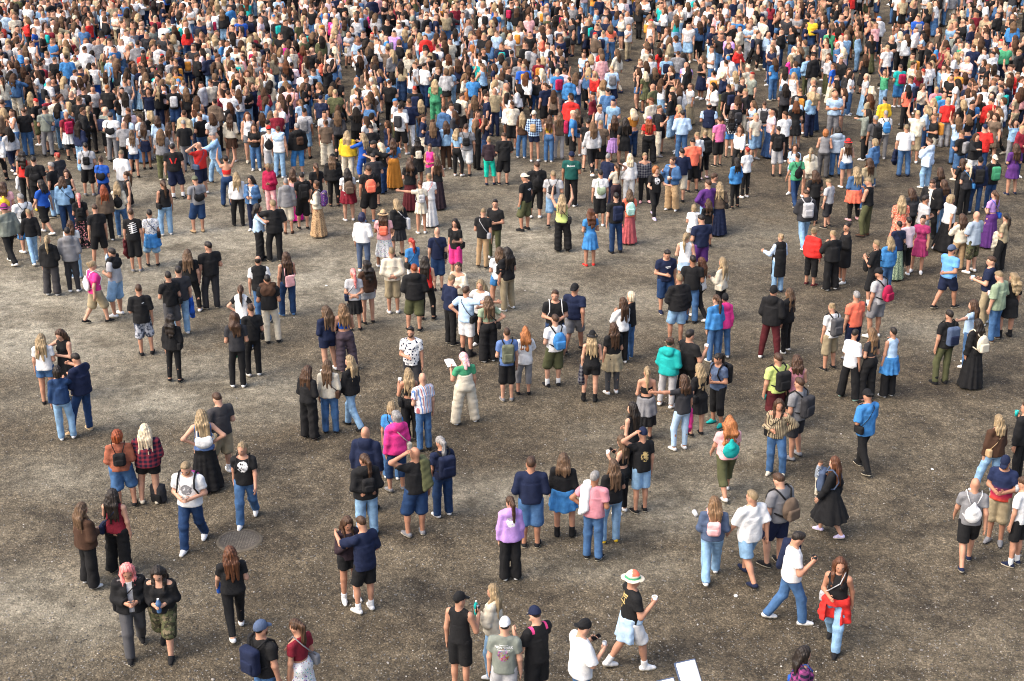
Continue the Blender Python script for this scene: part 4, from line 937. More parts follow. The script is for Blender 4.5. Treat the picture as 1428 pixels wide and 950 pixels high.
(-6.2,29.81,0.17,1.041,'m','ff1c','C-br','tee:char','jeans:black','white', 'cloth:green:L', 'person in charcoal t-shirt and black trousers with green jacket over the arm', 'green jacket on the arm of person in charcoal t-shirt and black trousers'),
(-7.71,30.09,-0.1,0.998,'f','fd1c','C-dk','jacket:black','skinny:black','black', 'bag:black:R', 'person in black jacket and tight black leggings with a black shoulder bag', 'black shoulder bag carried by person in black jacket and tight black leggings'),
(-8.8,31.69,0.24,1.031,'m','df2c','S-br','loose:black','bshorts:grey~tie','black', 'cloth:black:L,text:logo', 'person in black oversized t-shirt and knee-length grey mottled shorts', 'black jacket hanging from the arm of person in knee-length grey mottled shorts|'),
(-8.34,32.73,-5.68,1.0,'m','dp2R','S-dk','tee:black','bshorts:dgrey','black', 'bag:black:R,phone:L', 'person in black t-shirt and knee-length dark grey shorts', 'black shoulder bag carried by person in knee-length dark grey shorts|black phone held by person in knee-length dark grey shorts'),
(-8.15,33.01,-5.69,1.021,'m','dd1R','S-dk','tee:char','jeans:ldenim','white', 'cloth:royal:R', 'person in charcoal t-shirt and light blue jeans', 'royal blue jacket hanging from the arm of person in charcoal t-shirt and light blue jeans'),
(-8.24,34.48,0.23,1.03,'f','dd2R','L-lbr','tee:black','skinny:black','white', '', 'person in black t-shirt and tight black leggings left of person in charcoal trousers', ''),
(-7.76,34.79,-5.75,1.042,'m','fd1L','S-dk','tee:black','jeans:char','black', '', 'person in black t-shirt and charcoal trousers', ''),
(-6.68,38.5,-5.94,1.033,'m','fg1L','S-bl','loose:black','jeans:black','black', '', 'person in black oversized t-shirt and black trousers', ''),
(-7.15,38.62,-1.48,0.99,'f','gx0c','M-dk','blouse:lblue','wide:black','black', 'sunglasses', 'person in pale blue blouse and wide black trousers', ''),
(-10.48,33.78,-0.92,1.011,'f','ds3c','N-bl','tee:hot','bshorts:khaki','black', 'sack:white', 'person in hot pink t-shirt and knee-length khaki shorts', 'white drawstring bag worn by person in hot pink t-shirt'),
(-10.09,34.28,-4.95,1.044,'m','kf1R','S-dk','tee:lgrey','bshorts:ldenim','white', 'shcloth:black:B,bottle:R:lblue', 'person in light grey t-shirt and knee-length light blue denim shorts, holding a bottle', 'black garment slung over the shoulder of person right of person in hot pink t-shirt|pale blue bottle held by person in light grey t-shirt and knee-length light blue denim shorts'),
(-12.18,35.73,0.07,1.001,'f','fd1c','P-bl','hoodie:black','wide:charcoal','white', '', 'person in black sweatshirt and wide charcoal trousers', ''),
(-11.72,36.01,0.18,1.034,'m','ff0c','S-dk','hoodie:grey','jogger:char','white', '', 'person in grey sweatshirt and loose charcoal joggers', ''),
(-11.96,37.07,0.17,0.992,'f','ff0c','M-br','tee:white','jeans:ldenim','white', 'bag:dgrey:B', 'person in white t-shirt and light blue jeans', 'dark grey shoulder bag carried by person in white t-shirt and light blue jeans'),
(-13.47,38.26,-5.74,0.941,'m','dd3L','S-bl','long:black','jeans:ldenim','white', '', 'person in black long-sleeved top and light blue jeans', ''),
(-10.43,37.6,0.13,1.045,'m','dd0c','S-br','tee:black','bshorts:black','grey', 'text:rows,cloth:maroon:L', 'person in black t-shirt and knee-length black shorts with dark maroon jacket over the arm', '|dark maroon jacket on the arm of person in black t-shirt and knee-length black shorts'),
(-11.52,38.01,-5.81,1.048,'m','dd5d','S-br','polo:black','shorts:black','white', '', 'person in black polo shirt and black shorts', ''),
(-11.91,40.29,-5.82,1.023,'f','dd0c','L-rust','jacket:taupe','jeans:black','white', '', 'person in brown-grey jacket and black trousers', ''),
(-10.05,38.07,0.26,0.993,'f','dd1c','S-dk','tee:white~ditsyb','bshorts:ldenim','black', 'tied:azure,bag:black:R', 'person in white patterned t-shirt and knee-length light blue denim shorts', '|black shoulder bag carried by person in white patterned t-shirt'),
(-10.29,40.83,-5.69,1.014,'f','df1c','P-br','tank:black','jeans:ldenim','white', 'bag:black:L', 'person in black sleeveless top and light blue jeans with a black shoulder bag', 'black shoulder bag carried by person in black sleeveless top and light blue jeans'),
(-9.38,41.1,-5.71,0.995,'m','ff1d','S-br','tee:grey','bshorts:ddenim','tan', 'cap:moss,bag:black:B', 'person in grey t-shirt and knee-length dark blue denim shorts', '|black shoulder bag carried by person in grey t-shirt and knee-length dark blue denim shorts'),
(-14.12,38.26,-5.41,1.016,'m','dd3c','S-br','jacket:sagegrey','jeans:black','white', 'brim:plum', 'person in grey-green jacket and black trousers', ''),
(-14.92,40.56,0.21,1.025,'f','dd0R','M-br','tee:pink','bshorts:khaki','black', 'sack:yellow', 'person in pale pink t-shirt and knee-length khaki shorts', 'yellow drawstring bag worn by person in pale pink t-shirt and knee-length khaki shorts'),
(-13.98,39.25,-5.56,1.007,'m','dd0L','S-grey','tee:white','bshorts:azure','white', 'sack:black', 'person in white t-shirt and knee-length bright blue shorts', 'black drawstring bag worn by person in knee-length bright blue shorts'),
(-13.94,40.97,-5.12,1.015,'f','dd3L','M-dk','tee:royal','bshorts:black','white', '', 'person in royal blue t-shirt and knee-length black shorts', ''),
(-14.13,42.67,-4.92,0.997,'m','md1c','S-grey','tee:black','jeans:ldenim','black', '', 'person in black t-shirt and light blue jeans, hand to mouth', ''),
(-13.39,41.24,0.31,1.006,'f','ff2d','M-br','jacket:ldenim','jeans:ddenim','black', 'bag:black:R', 'person in light blue denim jacket and dark blue jeans', 'black shoulder bag carried by person in light blue denim jacket and dark blue jeans'),
(-13.46,41.95,-3.27,1.026,'f','gf2L','M-br','tank:black','skinny:black','black', '', 'person in black sleeveless top and tight black leggings, arm round a neighbour', ''),
(-12.45,39.63,0.3,0.996,'f','df0c','P-pink','tee:black','wide:black~floralp','pink', 'mini:black', 'person in black t-shirt and wide black flowered trousers', 'black small backpack worn by person in wide black flowered trousers'),
(-11.61,40.69,0.1,1.017,'f','fd2c','L-bl','blouse:cream','jeans:blue','white', 'sack:black', 'person in cream blouse and mid-blue jeans', 'black drawstring bag worn by person in cream blouse and mid-blue jeans'),
(-11.66,41.95,-4.18,0.987,'f','dd1R','P-br','tank:black','mini:black','boot-black', '', 'person in black sleeveless top and black miniskirt', ''),
(-12.26,43.72,-0.25,1.054,'m','fF0d','S-bl','loose:white','jeans:grey','black', '', 'person in white oversized t-shirt and grey trousers', ''),
(-12.81,43.42,-0.06,1.028,'f','fd1c','N-lbr','tee:royal','skirt:navy','white', 'bag:black:B', 'person in royal blue t-shirt and navy skirt', 'black shoulder bag carried by person in navy skirt'),
(-13.69,44.9,0.16,1.01,'m','df1L','S-dk','tee:lgrey','bshorts:black','grey', 'mini:black', 'person in light grey t-shirt and knee-length black shorts', 'black small backpack worn by person in light grey t-shirt and knee-length black shorts'),
(-15.45,44.03,-0.01,1.018,'f','dd0c','C-dk','tank:red','jeans:black','black', 'cloth:white:L', 'person in red sleeveless top and black trousers', 'white jacket hanging from the arm of person in red sleeveless top and black trousers'),
(-14.85,43.27,0.16,1.0,'m','dd2c','S-dk','loose:black','bshorts:black','yellow', 'bag:black:B', 'person in black oversized t-shirt and knee-length black shorts with yellow shoes', 'black shoulder bag carried by person in black oversized t-shirt and knee-length black shorts'),
(-14.35,44.03,-5.44,1.009,'f','dd2c','N-red','tee:char','jeans:black','black', '', 'person in charcoal t-shirt and black trousers left of person in navy skirt', ''),
(-10.82,44.58,0.13,1.042,'m','dd2c','S-dk','tee:black','bshorts:navy','black', 'text:marks,sock:white', 'person in black t-shirt and knee-length navy shorts', '|'),
(-10.07,44.99,-5.36,1.011,'m','du2c','X-bl','tee:red','bshorts:navy','white', 'bag:slate:L', 'person in red t-shirt and knee-length navy shorts', 'slate blue shoulder bag carried by person in red t-shirt'),
(-9.83,46.31,-4.54,1.032,'m','fg3d','S-grey','jacket:ldenim','jeans:ldenim','brown', '', 'person in light blue denim jacket and light blue jeans', ''),
(-8.98,43.72,0.12,0.99,'f','rr1L','N-dk','strap:red','jeans:ddenim','black', '', 'person in red strappy top and dark blue jeans', ''),
(-8.29,41.73,0.2,1.01,'f','dd1c','L-bl','blouse:white','jogger:black','black', '', 'person in white blouse and loose black joggers', ''),
(-7.77,41.24,-3.39,1.031,'f','ff1R','M-dk','jacket:blue','jeans:navy','white', 'bag:black:L', 'person in mid-blue jacket and navy trousers', 'black shoulder bag carried by person in mid-blue jacket'),
(-7.49,42.82,-3.4,1.001,'f','df1d','M-bl','hoodie:crimson','jeans:pink','white', '', 'person in crimson sweatshirt and pale pink trousers', ''),
(-6.69,40.97,0.16,0.986,'m','dd0c','S-grey','hoodie:grey','bshorts:cream','brown', '', 'person in grey sweatshirt and knee-length cream shorts', ''),
(-6.67,42.23,-0.02,0.991,'f','gd2L','M-br','strap:pink','maxi:magenta','white', '', 'person in pale pink strappy top and long magenta skirt', ''),
(-6.27,41.38,-5.96,1.024,'m','dd1c','S-dk','tee:black','bshorts:black','black', 'pack:black,beard', 'person in black t-shirt and knee-length black shorts with a black backpack', 'black backpack worn by person in black t-shirt and knee-length black shorts with a black backpack|'),
(-5.75,40.69,-4.83,1.032,'f','df0R','N-br','blouse:cream','maxi:tan~ditsyt','cream', 'pack:purple~ditsy', 'person in cream blouse and long tan patterned skirt', 'purple flowered backpack worn by person in long tan patterned skirt'),
(-6.04,42.82,-5.79,1.002,'f','ff1c','P-br','tee:black','skirt:black','black', '', 'person in black t-shirt and black skirt', ''),
(-5.63,43.72,0.13,1.023,'f','dd0R','L-lbr','jacket:black','skinny:black','black', 'cap:black', 'person in black jacket and tight black leggings with a black cap', ''),
(-5.01,42.23,-5.99,0.993,'f','df0c','L-dk','tee:white','hot:white','white', 'bulb:taupe,tied:wine', 'person in white t-shirt and very short white shorts with wine red shirt tied at waist', 'brown-grey rounded backpack worn by person in white t-shirt and very short white shorts|'),
(-4.34,42.09,-6.01,1.025,'m','pd1c','S-br','tee:black','bshorts:black','blue', 'bulb:coral', 'person in black t-shirt and knee-length black shorts with a coral rounded backpack', 'coral rounded backpack worn by person with a coral rounded backpack'),
(-4.35,43.72,-5.92,0.995,'m','ff0d','S-dk','tee:char','bshorts:black','black', '', 'person in charcoal t-shirt and knee-length black shorts', ''),
(-4.52,45.15,-0.95,1.016,'m','gg0d','S-dk','hoodie:black','jeans:black','black', '', 'person in black sweatshirt and black trousers', ''),
(-4.2,45.15,-4.97,1.024,'f','gg0d','L-plat','tank:black','jeans:ddenim','black', '', 'person in black sleeveless top and dark blue jeans', ''),
(-3.89,45.81,0.08,0.994,'f','fd2c','L-br','crop:azure','maxi:orange','brown', '', 'person in bright blue cropped top and long mustard orange skirt', ''),
(-3.18,43.27,0.07,1.015,'f','ff2L','C-br','tee:black','maxi:maroon','black', '', 'person in black t-shirt and long dark maroon skirt', ''),
(-2.71,40.97,-6.04,0.985,'f','do0d','S-aub','sdress:cream','none','white', 'mini:lgrey', 'person in cream short dress', 'light grey small backpack worn by person in cream short dress'),
(-2.49,41.66,-6.05,1.005,'f','ff2c','N-bl','tee:white','maxi:white','white', 'bag:red:L', 'person in white t-shirt and long white skirt', 'red shoulder bag carried by person in long white skirt'),
(-2.33,43.42,-5.97,1.026,'f','ff2R','L-br','tank:black','maxi:plumblack','white', '', 'person in black sleeveless top and long blackish plum skirt', ''),
(-2.65,45.15,-3.43,0.996,'f','ff1c','N-br','tank:hot','mini:dgrey','white', '', 'person in hot pink sleeveless top and dark grey miniskirt', ''),
(-3.09,45.81,-6.04,1.016,'f','dd0c','L-dk','tdress:black','none','black', 'brim:black,mini:cream', 'person in black loose dress with a black brimmed hat', '|cream small backpack worn by person in black loose dress with a black brimmed hat'),
(-0.76,46.14,-0.02,0.986,'f','ff2c','N-bl','long:plumblack','capri:turq','navy', '', 'person in blackish plum long-sleeved top and cropped turquoise trousers', ''),
(-0.26,46.14,-6.1,1.019,'m','ff1d','S-br','loose:black','bshorts:black','black', '', 'person in black oversized t-shirt and knee-length black shorts with black shoes', ''),
(-1.54,47.18,0.03,1.04,'m','dd1R','S-br','tee:grey','bshorts:white','black', 'mini:black', 'person in grey t-shirt and knee-length white shorts', 'black small backpack worn by person in knee-length white shorts'),
(0.41,41.31,-5.33,1.009,'m','dd1d','S-dk','tee:black','bshorts:olive','black', 'rcap:cream,cup:L:teal,text:white', 'person in black t-shirt and knee-length olive green shorts', '|teal cup held by person in black t-shirt and knee-length olive green shorts|'),
(0.76,42.52,-6.13,1.03,'m','dd1c','S-br','tee:black','capri:black','white', 'sack:black', 'person in black t-shirt and cropped black trousers', 'black drawstring bag worn by person in black t-shirt and cropped black trousers'),
(1.25,41.8,-0.17,0.999,'m','ff3L','S-bl','tee:lgrey','bshorts:ldenim','black', 'mini:char', 'person in light grey t-shirt and knee-length light blue denim shorts with a charcoal small backpack', 'charcoal small backpack worn by person with a charcoal small backpack'),
(1.87,43.72,-0.22,1.02,'m','fd0L','S-dk','tee:dgreen','jeans:black','white', 'cap:navy,text:DUKES', 'person in dark green t-shirt and black trousers', '|'),
(1.43,39.31,-0.04,1.029,'f','rr2c','L-bl','tank:lime','wide:black','black', 'bag:black:R', 'person in lime green sleeveless top and wide black trousers', 'black shoulder bag carried by person in lime green sleeveless top'),
(2.18,38.07,-5.99,0.999,'f','ff0R','C-aub','dress:azure','none','red', 'phone:L', 'person in bright blue short denim-style dress', 'black phone held by person in bright blue short denim-style dress'),
(2.96,39.19,-6.04,1.032,'m','dd2c','S-dk','tee:black','jeans:ddenim','black', 'pack:navy', 'person in black t-shirt and dark blue jeans', 'navy backpack worn by person in black t-shirt and dark blue jeans'),
(3.41,40.03,-6.16,0.989,'f','dd2c','M-lbr','tee:coral','maxi:rosered','white', 'bulb:mint', 'person in coral t-shirt and long dusty red skirt', 'mint rounded backpack worn by person in long dusty red skirt'),
(2.66,41.66,-6.14,1.022,'m','dd0c','S-dk','tee:white','bshorts:black','white', 'bag:sage:B', 'person in white t-shirt and knee-length black shorts', 'sage green shoulder bag carried by person in white t-shirt and knee-length black shorts'),
(3.21,42.67,-5.83,1.03,'f','um2c','P-br','crop:cream','jeans:plumblack','black', '', 'person in cream cropped top and blackish plum trousers', ''),
(3.0,43.57,-0.59,1.012,'m','dd0c','S-grey','polo:navy','jeans:navy','black', '', 'person in navy polo shirt and navy trousers', ''),
(3.7,43.8,-6.19,1.021,'f','dd0c','M-plat','blouse:white','jeans:white','white', '', 'person in white blouse and white trousers', ''),
(4.2,44.11,-3.06,0.991,'f','dd1L','S-bl','blouse:char~plaid','jogger:black','pink', '', 'person in charcoal plaid blouse and loose black joggers', ''),
(4.4,42.52,-2.76,1.011,'f','ee3L','B-ging','tee:black','skinny:black','lilacw', 'print:white:f', 'person in black t-shirt and tight black leggings with a print on the top', ''),
(5.0,43.34,-3.69,1.032,'f','kf1R','N-br','jacket:denim','wide:tan','white', 'cup:L:cream', 'person in blue denim jacket and wide tan trousers', 'cream cup held by person in wide tan trousers'),
(5.38,44.19,-6.06,1.014,'m','ff1c','S-dk','long:navy','bshorts:cream','black', '', 'person in navy long-sleeved top and knee-length cream shorts', ''),
(5.86,45.31,-6.15,1.035,'m','dd2d','S-dk','polo:coral','bshorts:black','black', '', 'person in coral polo shirt and knee-length black shorts', ''),
(5.77,40.69,-5.81,1.004,'m','xh0L','S-br','long:purple','shorts:ldenim','white', '', 'person in purple long-sleeved top and light blue denim shorts', ''),
(6.01,41.24,-1.19,1.025,'m','ff0c','S-br','tee:char','jeans:navy','black', 'glasses', 'person in charcoal t-shirt and navy trousers', ''),
(6.13,40.83,-6.12,0.983,'f','fd2R','L-bl','blouse:taupe','maxi:navy','white', 'bag:black:R', 'person in brown-grey blouse and long navy skirt', 'black shoulder bag carried by person in long navy skirt'),
(5.21,39.38,-6.33,0.837,'f','ff1L','B-bl','tee:white','hot:white','white', '', 'person in white t-shirt and very short white shorts left of person in grey miniskirt', ''),
(5.65,39.7,-5.9,0.867,'f','dd2R','C-br','tee:black','mini:grey','black', '', 'person in black t-shirt and grey miniskirt', ''),
(7.01,43.49,-5.74,0.994,'f','ff2R','L-dk','jacket:azure','skinny:black','black', '', 'person in bright blue jacket and tight black leggings', ''),
(7.52,44.66,-5.75,1.014,'f','ff0c','N-red','tee:white','skinny:black','white', '', 'person in white t-shirt and tight black leggings left of person in green t-shirt', ''),
(8.95,47.18,-6.38,0.996,'m','dd2L','S-dk','tee:black','bshorts:lgrey','black', 'pack:black', 'person in black t-shirt and knee-length light grey shorts', 'black backpack worn by person in black t-shirt and knee-length light grey shorts'),
(8.95,43.72,-6.05,1.017,'m','dd3c','S-dk','tee:green','jeans:ddenim','grey', 'sack:black', 'person in green t-shirt and dark blue jeans', 'black drawstring bag worn by person in green t-shirt'),
(9.11,44.99,-3.78,1.025,'f','fF1L','L-br','tee:lblue','hot:lblue','white', '', 'person in pale blue t-shirt and very short pale blue shorts', ''),
(9.56,44.66,-6.32,0.995,'f','dd1R','P-bl','hoodie:cream','hot:cream','white', '', 'person in cream sweatshirt and very short cream shorts', ''),
(8.46,39.63,-6.14,1.028,'m','dF3d','S-br','hoodie:char','jeans:ldenim','white', 'pack:lgrey', 'person in charcoal sweatshirt and light blue jeans', 'light grey backpack worn by person in charcoal sweatshirt'),
(9.53,41.52,-5.46,0.878,'m','fd2d','S-bl','tee:lgrey','bshorts:char','black', '', 'person in light grey t-shirt and knee-length charcoal shorts', ''),
(9.18,41.95,-5.98,1.006,'f','ff0d','M-br','tee:black','skinny:black','black', '', 'person in black t-shirt and tight black leggings with black shoes', ''),
(10.47,42.23,-6.0,1.027,'f','pf2L','L-bl','long:blue','skinny:black','pink', 'tied:coral', 'person in mid-blue long-sleeved top and tight black leggings', ''),
(11.14,43.42,-5.84,0.997,'f','ff1R','L-br','blouse:khaki','jeans:denim','white', '', 'person in khaki blouse and blue jeans', ''),
(10.53,40.76,-5.35,1.03,'m','mx1d','S-bl','tank:black','jogger:olive','brown', '', 'person in black sleeveless top and loose olive green joggers', ''),
(8.07,36.5,-0.78,0.987,'f','dd0c','N-bl','jacket:red','capri:black','maroon', '', 'person in red jacket and cropped black trousers', ''),
(8.52,36.12,-5.99,1.008,'f','mm2d','N-bl','jacket:black','wide:black','white', '', 'person in black jacket and wide black trousers', ''),
(8.98,36.67,-4.64,1.028,'f','ff2L','N-dk','coat:black','hot:black','white', 'sunglasses', 'person in black long coat and very short black shorts', ''),
(7.08,35.95,-5.92,0.998,'f','ke0c','N-bl','lvest:black','jeans:ldenim','navy', 'sleevesw', 'person in black long padded vest and light blue jeans', ''),
(9.37,34.99,-5.32,1.031,'m','Fp1c','S-bl','loose:black','bshorts:black','navy', 'bag:black:F,sock:white', 'person in black oversized t-shirt and knee-length black shorts with navy shoes', 'black shoulder bag carried by person left of person in bright blue jacket and mid-blue jeans|'),
(9.91,35.73,-5.94,0.989,'f','dd0c','M-bl','jacket:azure','jeans:blue','blue', '', 'person in bright blue jacket and mid-blue jeans', ''),
(10.46,36.96,-6.07,1.009,'f','fd0c','S-dk','tee:navy','maxi:sage~ditsyg','white', 'bag:black:R', 'person in navy t-shirt and long sage green patterned skirt', 'black shoulder bag carried by person in long sage green patterned skirt'),
(10.77,37.19,-5.9,1.03,'f','fd2R','S-dk','tee:pinkw','capri:black','white', '', 'person in pale pink t-shirt and cropped black trousers', ''),
(11.24,37.48,-3.61,1.0,'f','dd2R','N-dk','dress:raspberry','none','white', '', 'person in raspberry pink short denim-style dress', ''),
(11.1,39.25,-6.3,1.02,'f','ff2c','L-bl','tee:coral~ditsyr','midi:coral~ditsyr','white', '', 'person in coral flowered t-shirt and midi coral flowered skirt', ''),
(11.64,40.16,-5.87,0.99,'f','df0d','M-br','jacket:char','skinny:black','black', '', 'person in charcoal jacket and tight black leggings', ''),
(12.38,40.69,-3.79,1.023,'m','fd1d','S-br','jacket:black','jeans:black','black', 'bag:cream:L', 'person in black jacket and black trousers with a cream shoulder bag', 'cream shoulder bag carried by person in black jacket and black trousers'),
(11.77,39.25,-1.34,1.031,'f','ff0c','S-dk','tee:lgrey','jeans:grey','white', '', 'person in light grey t-shirt and grey trousers', ''),
(12.78,40.97,-5.89,1.001,'f','fd0L','L-br','jacket:navy','jeans:ldenim','brown', '', 'person in navy jacket and light blue jeans', ''),
(12.56,39.44,-1.18,1.022,'f','dd3R','B-bl','tee:white','maxi:black','white', 'print:red:f', 'person in white t-shirt and long black skirt', ''),
(12.39,37.66,-5.9,0.992,'f','pm1d','L-br','blouse:cream','jeans:tan','brown', '', 'person in cream blouse and tan trousers', ''),
(12.69,37.48,-5.77,1.024,'m','xx2c','X-grey','loose:greyblue','bshorts:olive~camo','white', 'glasses', 'person in grey-blue oversized t-shirt and knee-length olive green camouflage shorts', ''),
(13.87,39.7,-5.78,1.033,'f','df1c','P-br','crop:lilac','maxi:purple','white', 'bag:royal:R', 'person in lilac cropped top and long purple skirt', 'royal blue shoulder bag carried by person in lilac cropped top'),
(13.56,37.66,-5.41,1.003,'f','ff1R','P-dk','tee:khaki','wide:black','black', 'cloth:cream:L', 'person in khaki t-shirt and wide black trousers', 'cream jacket hanging from the arm of person in khaki t-shirt'),
(14.45,42.97,-6.43,1.036,'m','dd1R','S-dk','jacket:navy','jeans:ddenim','white', 'cap:black,pack:black', 'person in navy jacket and dark blue jeans with a black cap', '|black backpack worn by person in navy jacket and dark blue jeans with a black cap'),
(15.03,43.42,-6.09,1.005,'m','kd0c','S-dk','loose:black','jeans:ddenim','grey', 'rcap:cream,pack:green', 'person in black oversized t-shirt and dark blue jeans', '|green backpack worn by person in black oversized t-shirt and dark blue jeans'),
(13.01,42.23,-5.8,1.014,'f','xx0c','M-br','jacket:black','jeans:navy','black', '', 'person in black jacket and navy trousers', ''),
(14.04,43.42,-5.72,0.984,'f','mk0R','M-br','tee:black','jeans:black','black', 'sunglasses', 'person in black t-shirt and black trousers with sunglasses', ''),
(14.04,42.82,-5.9,1.004,'f','ff0c','P-plat','tee:char','jeans:black','black', 'bag:azure:R', 'person in charcoal t-shirt and black trousers with a bright blue shoulder bag', 'bright blue shoulder bag carried by person with a bright blue shoulder bag'),
(16.21,44.99,-6.11,1.025,'f','ff2L','L-br','tdress:purple','none','navy', '', 'person in purple loose dress', ''),
(13.68,45.81,-5.53,0.995,'f','mm1c','S-br','hoodie:paleblue','jeans:ldenim','white', 'tote:paleblue:L', 'person in pale blue sweatshirt and light blue jeans', 'pale blue tote bag carried by person in pale blue sweatshirt'),
(13.24,47.18,-6.38,1.027,'m','fd2c','S-bl','tee:white','jeans:blue','navy', 'cloth:navy:L', 'person in white t-shirt and mid-blue jeans with navy jacket over the arm', 'navy jacket on the arm of person in white t-shirt and mid-blue jeans'),
(10.99,45.81,-6.08,0.985,'f','fd2R','L-br','tank:white','hot:denim','white', 'brim:red', 'person in white sleeveless top and very short blue denim shorts', ''),
(10.5,47.0,-0.22,1.006,'f','ff0c','B-ging','tank:grey','jeans:dgrey','black', '', 'person in grey sleeveless top and dark grey trousers', ''),
(10.95,47.18,-6.25,1.026,'f','ff2d','B-dk','hoodie:greyblue','jeans:denim','black', '', 'person in grey-blue sweatshirt and blue jeans', ''),
(11.87,45.81,-5.49,0.996,'f','ff2c','B-bl','jacket:denim','jeans:blue','white', '', 'person in blue denim jacket and mid-blue jeans', ''),
(12.5,48.44,-6.01,1.029,'m','dd2L','S-grey','tee:dgrey','jeans:grey','white', 'pack:black', 'person in dark grey t-shirt and grey trousers', 'black backpack worn by person in dark grey t-shirt'),
(13.08,49.38,-6.19,0.998,'m','fd1c','S-grey','tee:white','jeans:grey','white', 'bulb:azure', 'person in white t-shirt and grey trousers with a bright blue rounded backpack', 'bright blue rounded backpack worn by person in white t-shirt and grey trousers'),
(13.52,51.36,-6.02,1.019,'m','ff2c','S-dk','jacket:yellow','jeans:navy','white', '', 'person in yellow jacket and navy trousers', ''),
(10.28,51.16,-6.31,1.04,'m','dd2L','S-grey','tee:lblue','jeans:ldenim','white', '', 'person in pale blue t-shirt and light blue jeans', ''),
(9.06,50.75,-0.18,1.01,'m','dd2c','S-br','tee:lgrey','jeans:blue','navy', 'pack:char', 'person in light grey t-shirt and mid-blue jeans', 'charcoal backpack worn by person in light grey t-shirt and mid-blue jeans'),
(7.7,49.57,-6.18,1.018,'f','dr0c','L-dk','blouse:char~floralw','hot:azure','black', 'mini:black', 'person in charcoal patterned blouse and very short bright blue shorts', 'black small backpack worn by person in charcoal patterned blouse'),
(7.14,48.44,-5.82,1.0,'m','dd0c','S-br','polo:pinkh','bshorts:black','black', '', 'person in pink polo shirt and knee-length black shorts', ''),
(6.44,46.83,-5.81,1.009,'f','dd2R','N-bl','jacket:black','capri:black','pinkw', 'pack:black', 'person in black jacket and cropped black trousers', 'black backpack worn by person in black jacket and cropped black trousers'),
(6.16,46.48,-5.72,1.029,'f','ff0d','N-bl','blouse:white','jeans:black','black', '', 'person in white blouse and black trousers', ''),
(4.75,48.81,-0.13,0.999,'f','ff2c','L-rust','crop:red','wide:black','black', 'cap:lilac', 'person in red cropped top and wide black trousers', ''),
(5.25,50.16,-6.21,1.02,'f','dd1d','L-dk','tdress:black','none','black', 'bucket:lilac,mini:black', 'person in black loose dress with a lilac bucket hat', '|black small backpack worn by person in black loose dress with a lilac bucket hat'),
(5.97,49.38,-6.23,1.001,'m','ff0c','S-dk','blouse:lblue','jeans:denim','brown', '', 'person in pale blue blouse and blue jeans', ''),
(7.03,50.35,-0.14,1.022,'m','ff1c','X-dk','vest:navy','bshorts:khaki','black', 'innerlb', 'person in navy vest and knee-length khaki shorts', ''),
(3.89,48.44,-6.01,1.031,'f','pd1c','L-dk','tdress:black','none','black', '', 'person in black loose dress right of person in midi lilac skirt', ''),
(3.56,49.0,-6.01,1.001,'f','ff2c','L-br','tank:black','midi:lilac','black', '', 'person in black sleeveless top and midi lilac skirt', ''),
(2.6,48.07,-0.19,1.034,'m','dd3c','S-dk','tee:black','shorts:lgrey','black', 'bag:black:R', 'person in black t-shirt and light grey shorts', 'black shoulder bag carried by person in black t-shirt and light grey shorts'),
(1.29,49.0,-0.11,0.991,'f','dd0L','L-br','strap:yellow','jeans:denim','white', '', 'person in yellow strappy top and blue jeans', ''),
(1.68,49.38,-6.14,1.012,'f','ff1c','L-lbr','blouse:taupe','jeans:lgrey','grey', '', 'person in brown-grey blouse and light grey trousers', ''),
(0.76,49.0,-0.16,1.045,'m','fF2R','S-br','blouse:lblue~plaidb','hot:navy','white', 'cap:cream,mini:tan', 'person in pale blue plaid blouse and very short navy shorts', '|tan small backpack worn by person in pale blue plaid blouse'),
(0.36,49.48,-0.01,1.002,'f','dd1c','L-bl','tee:brown','jeans:denim','white', '', 'person in brown t-shirt and blue jeans', ''),
(2.3,49.77,-6.15,1.023,'f','fd0L','L-lbr','tee:black','hot:denim','white', 'bag:black:R', 'person in black t-shirt and very short blue denim shorts', 'black shoulder bag carried by person in black t-shirt and very short blue denim shorts'),
(-1.85,47.18,-0.48,0.993,'f','fd2R','M-bl','crop:ldenim','skinny:black','white', '', 'person in light blue denim cropped top and tight black leggings', ''),
(-2.26,48.07,-5.97,1.013,'f','fd0c','L-br','jacket:ldenim','jeans:brown','white', '', 'person in light blue denim jacket and brown trousers', ''),
(-4.74,47.36,-6.01,0.995,'m','fg1d','S-dk','tee:black','jeans:black','black', '', 'person in black t-shirt and black trousers, arm round a neighbour', ''),
(-4.93,46.48,-5.48,1.004,'f','gg1c','L-bl','long:royal','capri:royal','white', '', 'person in royal blue long-sleeved top and cropped royal blue trousers', ''),
(-5.48,46.66,-0.23,1.024,'f','dd1L','L-bl','jacket:yellow','jeans:cream','white', '', 'person in yellow jacket and cream trousers', ''),
(-6.41,48.44,0.13,0.994,'f','dd0c','N-br','tee:taupe','wide:cream','black', '', 'person in brown-grey t-shirt and wide cream trousers', ''),
(-7.24,47.36,-5.78,1.027,'m','dd1c','S-grey','hoodie:black','capri:azure','white', 'mini:brown', 'person in black sweatshirt and cropped bright blue trousers', 'brown small backpack worn by person in cropped bright blue trousers'),
(-8.17,47.18,0.08,0.996,'m','dd2d','S-dk','tank:white','bshorts:lgrey','white', 'rcap:red,sack:black', 'person in white sleeveless top and knee-length light grey shorts', '|black drawstring bag worn by person in white sleeveless top and knee-length light grey shorts'),
(-7.82,47.0,-0.18,1.017,'m','dd1L','S-br','vest:white','jeans:ldenim','white', 'shcloth:lblue:B', 'person in white vest and light blue jeans', 'pale blue garment slung over the shoulder of person in white vest and light blue jeans'),
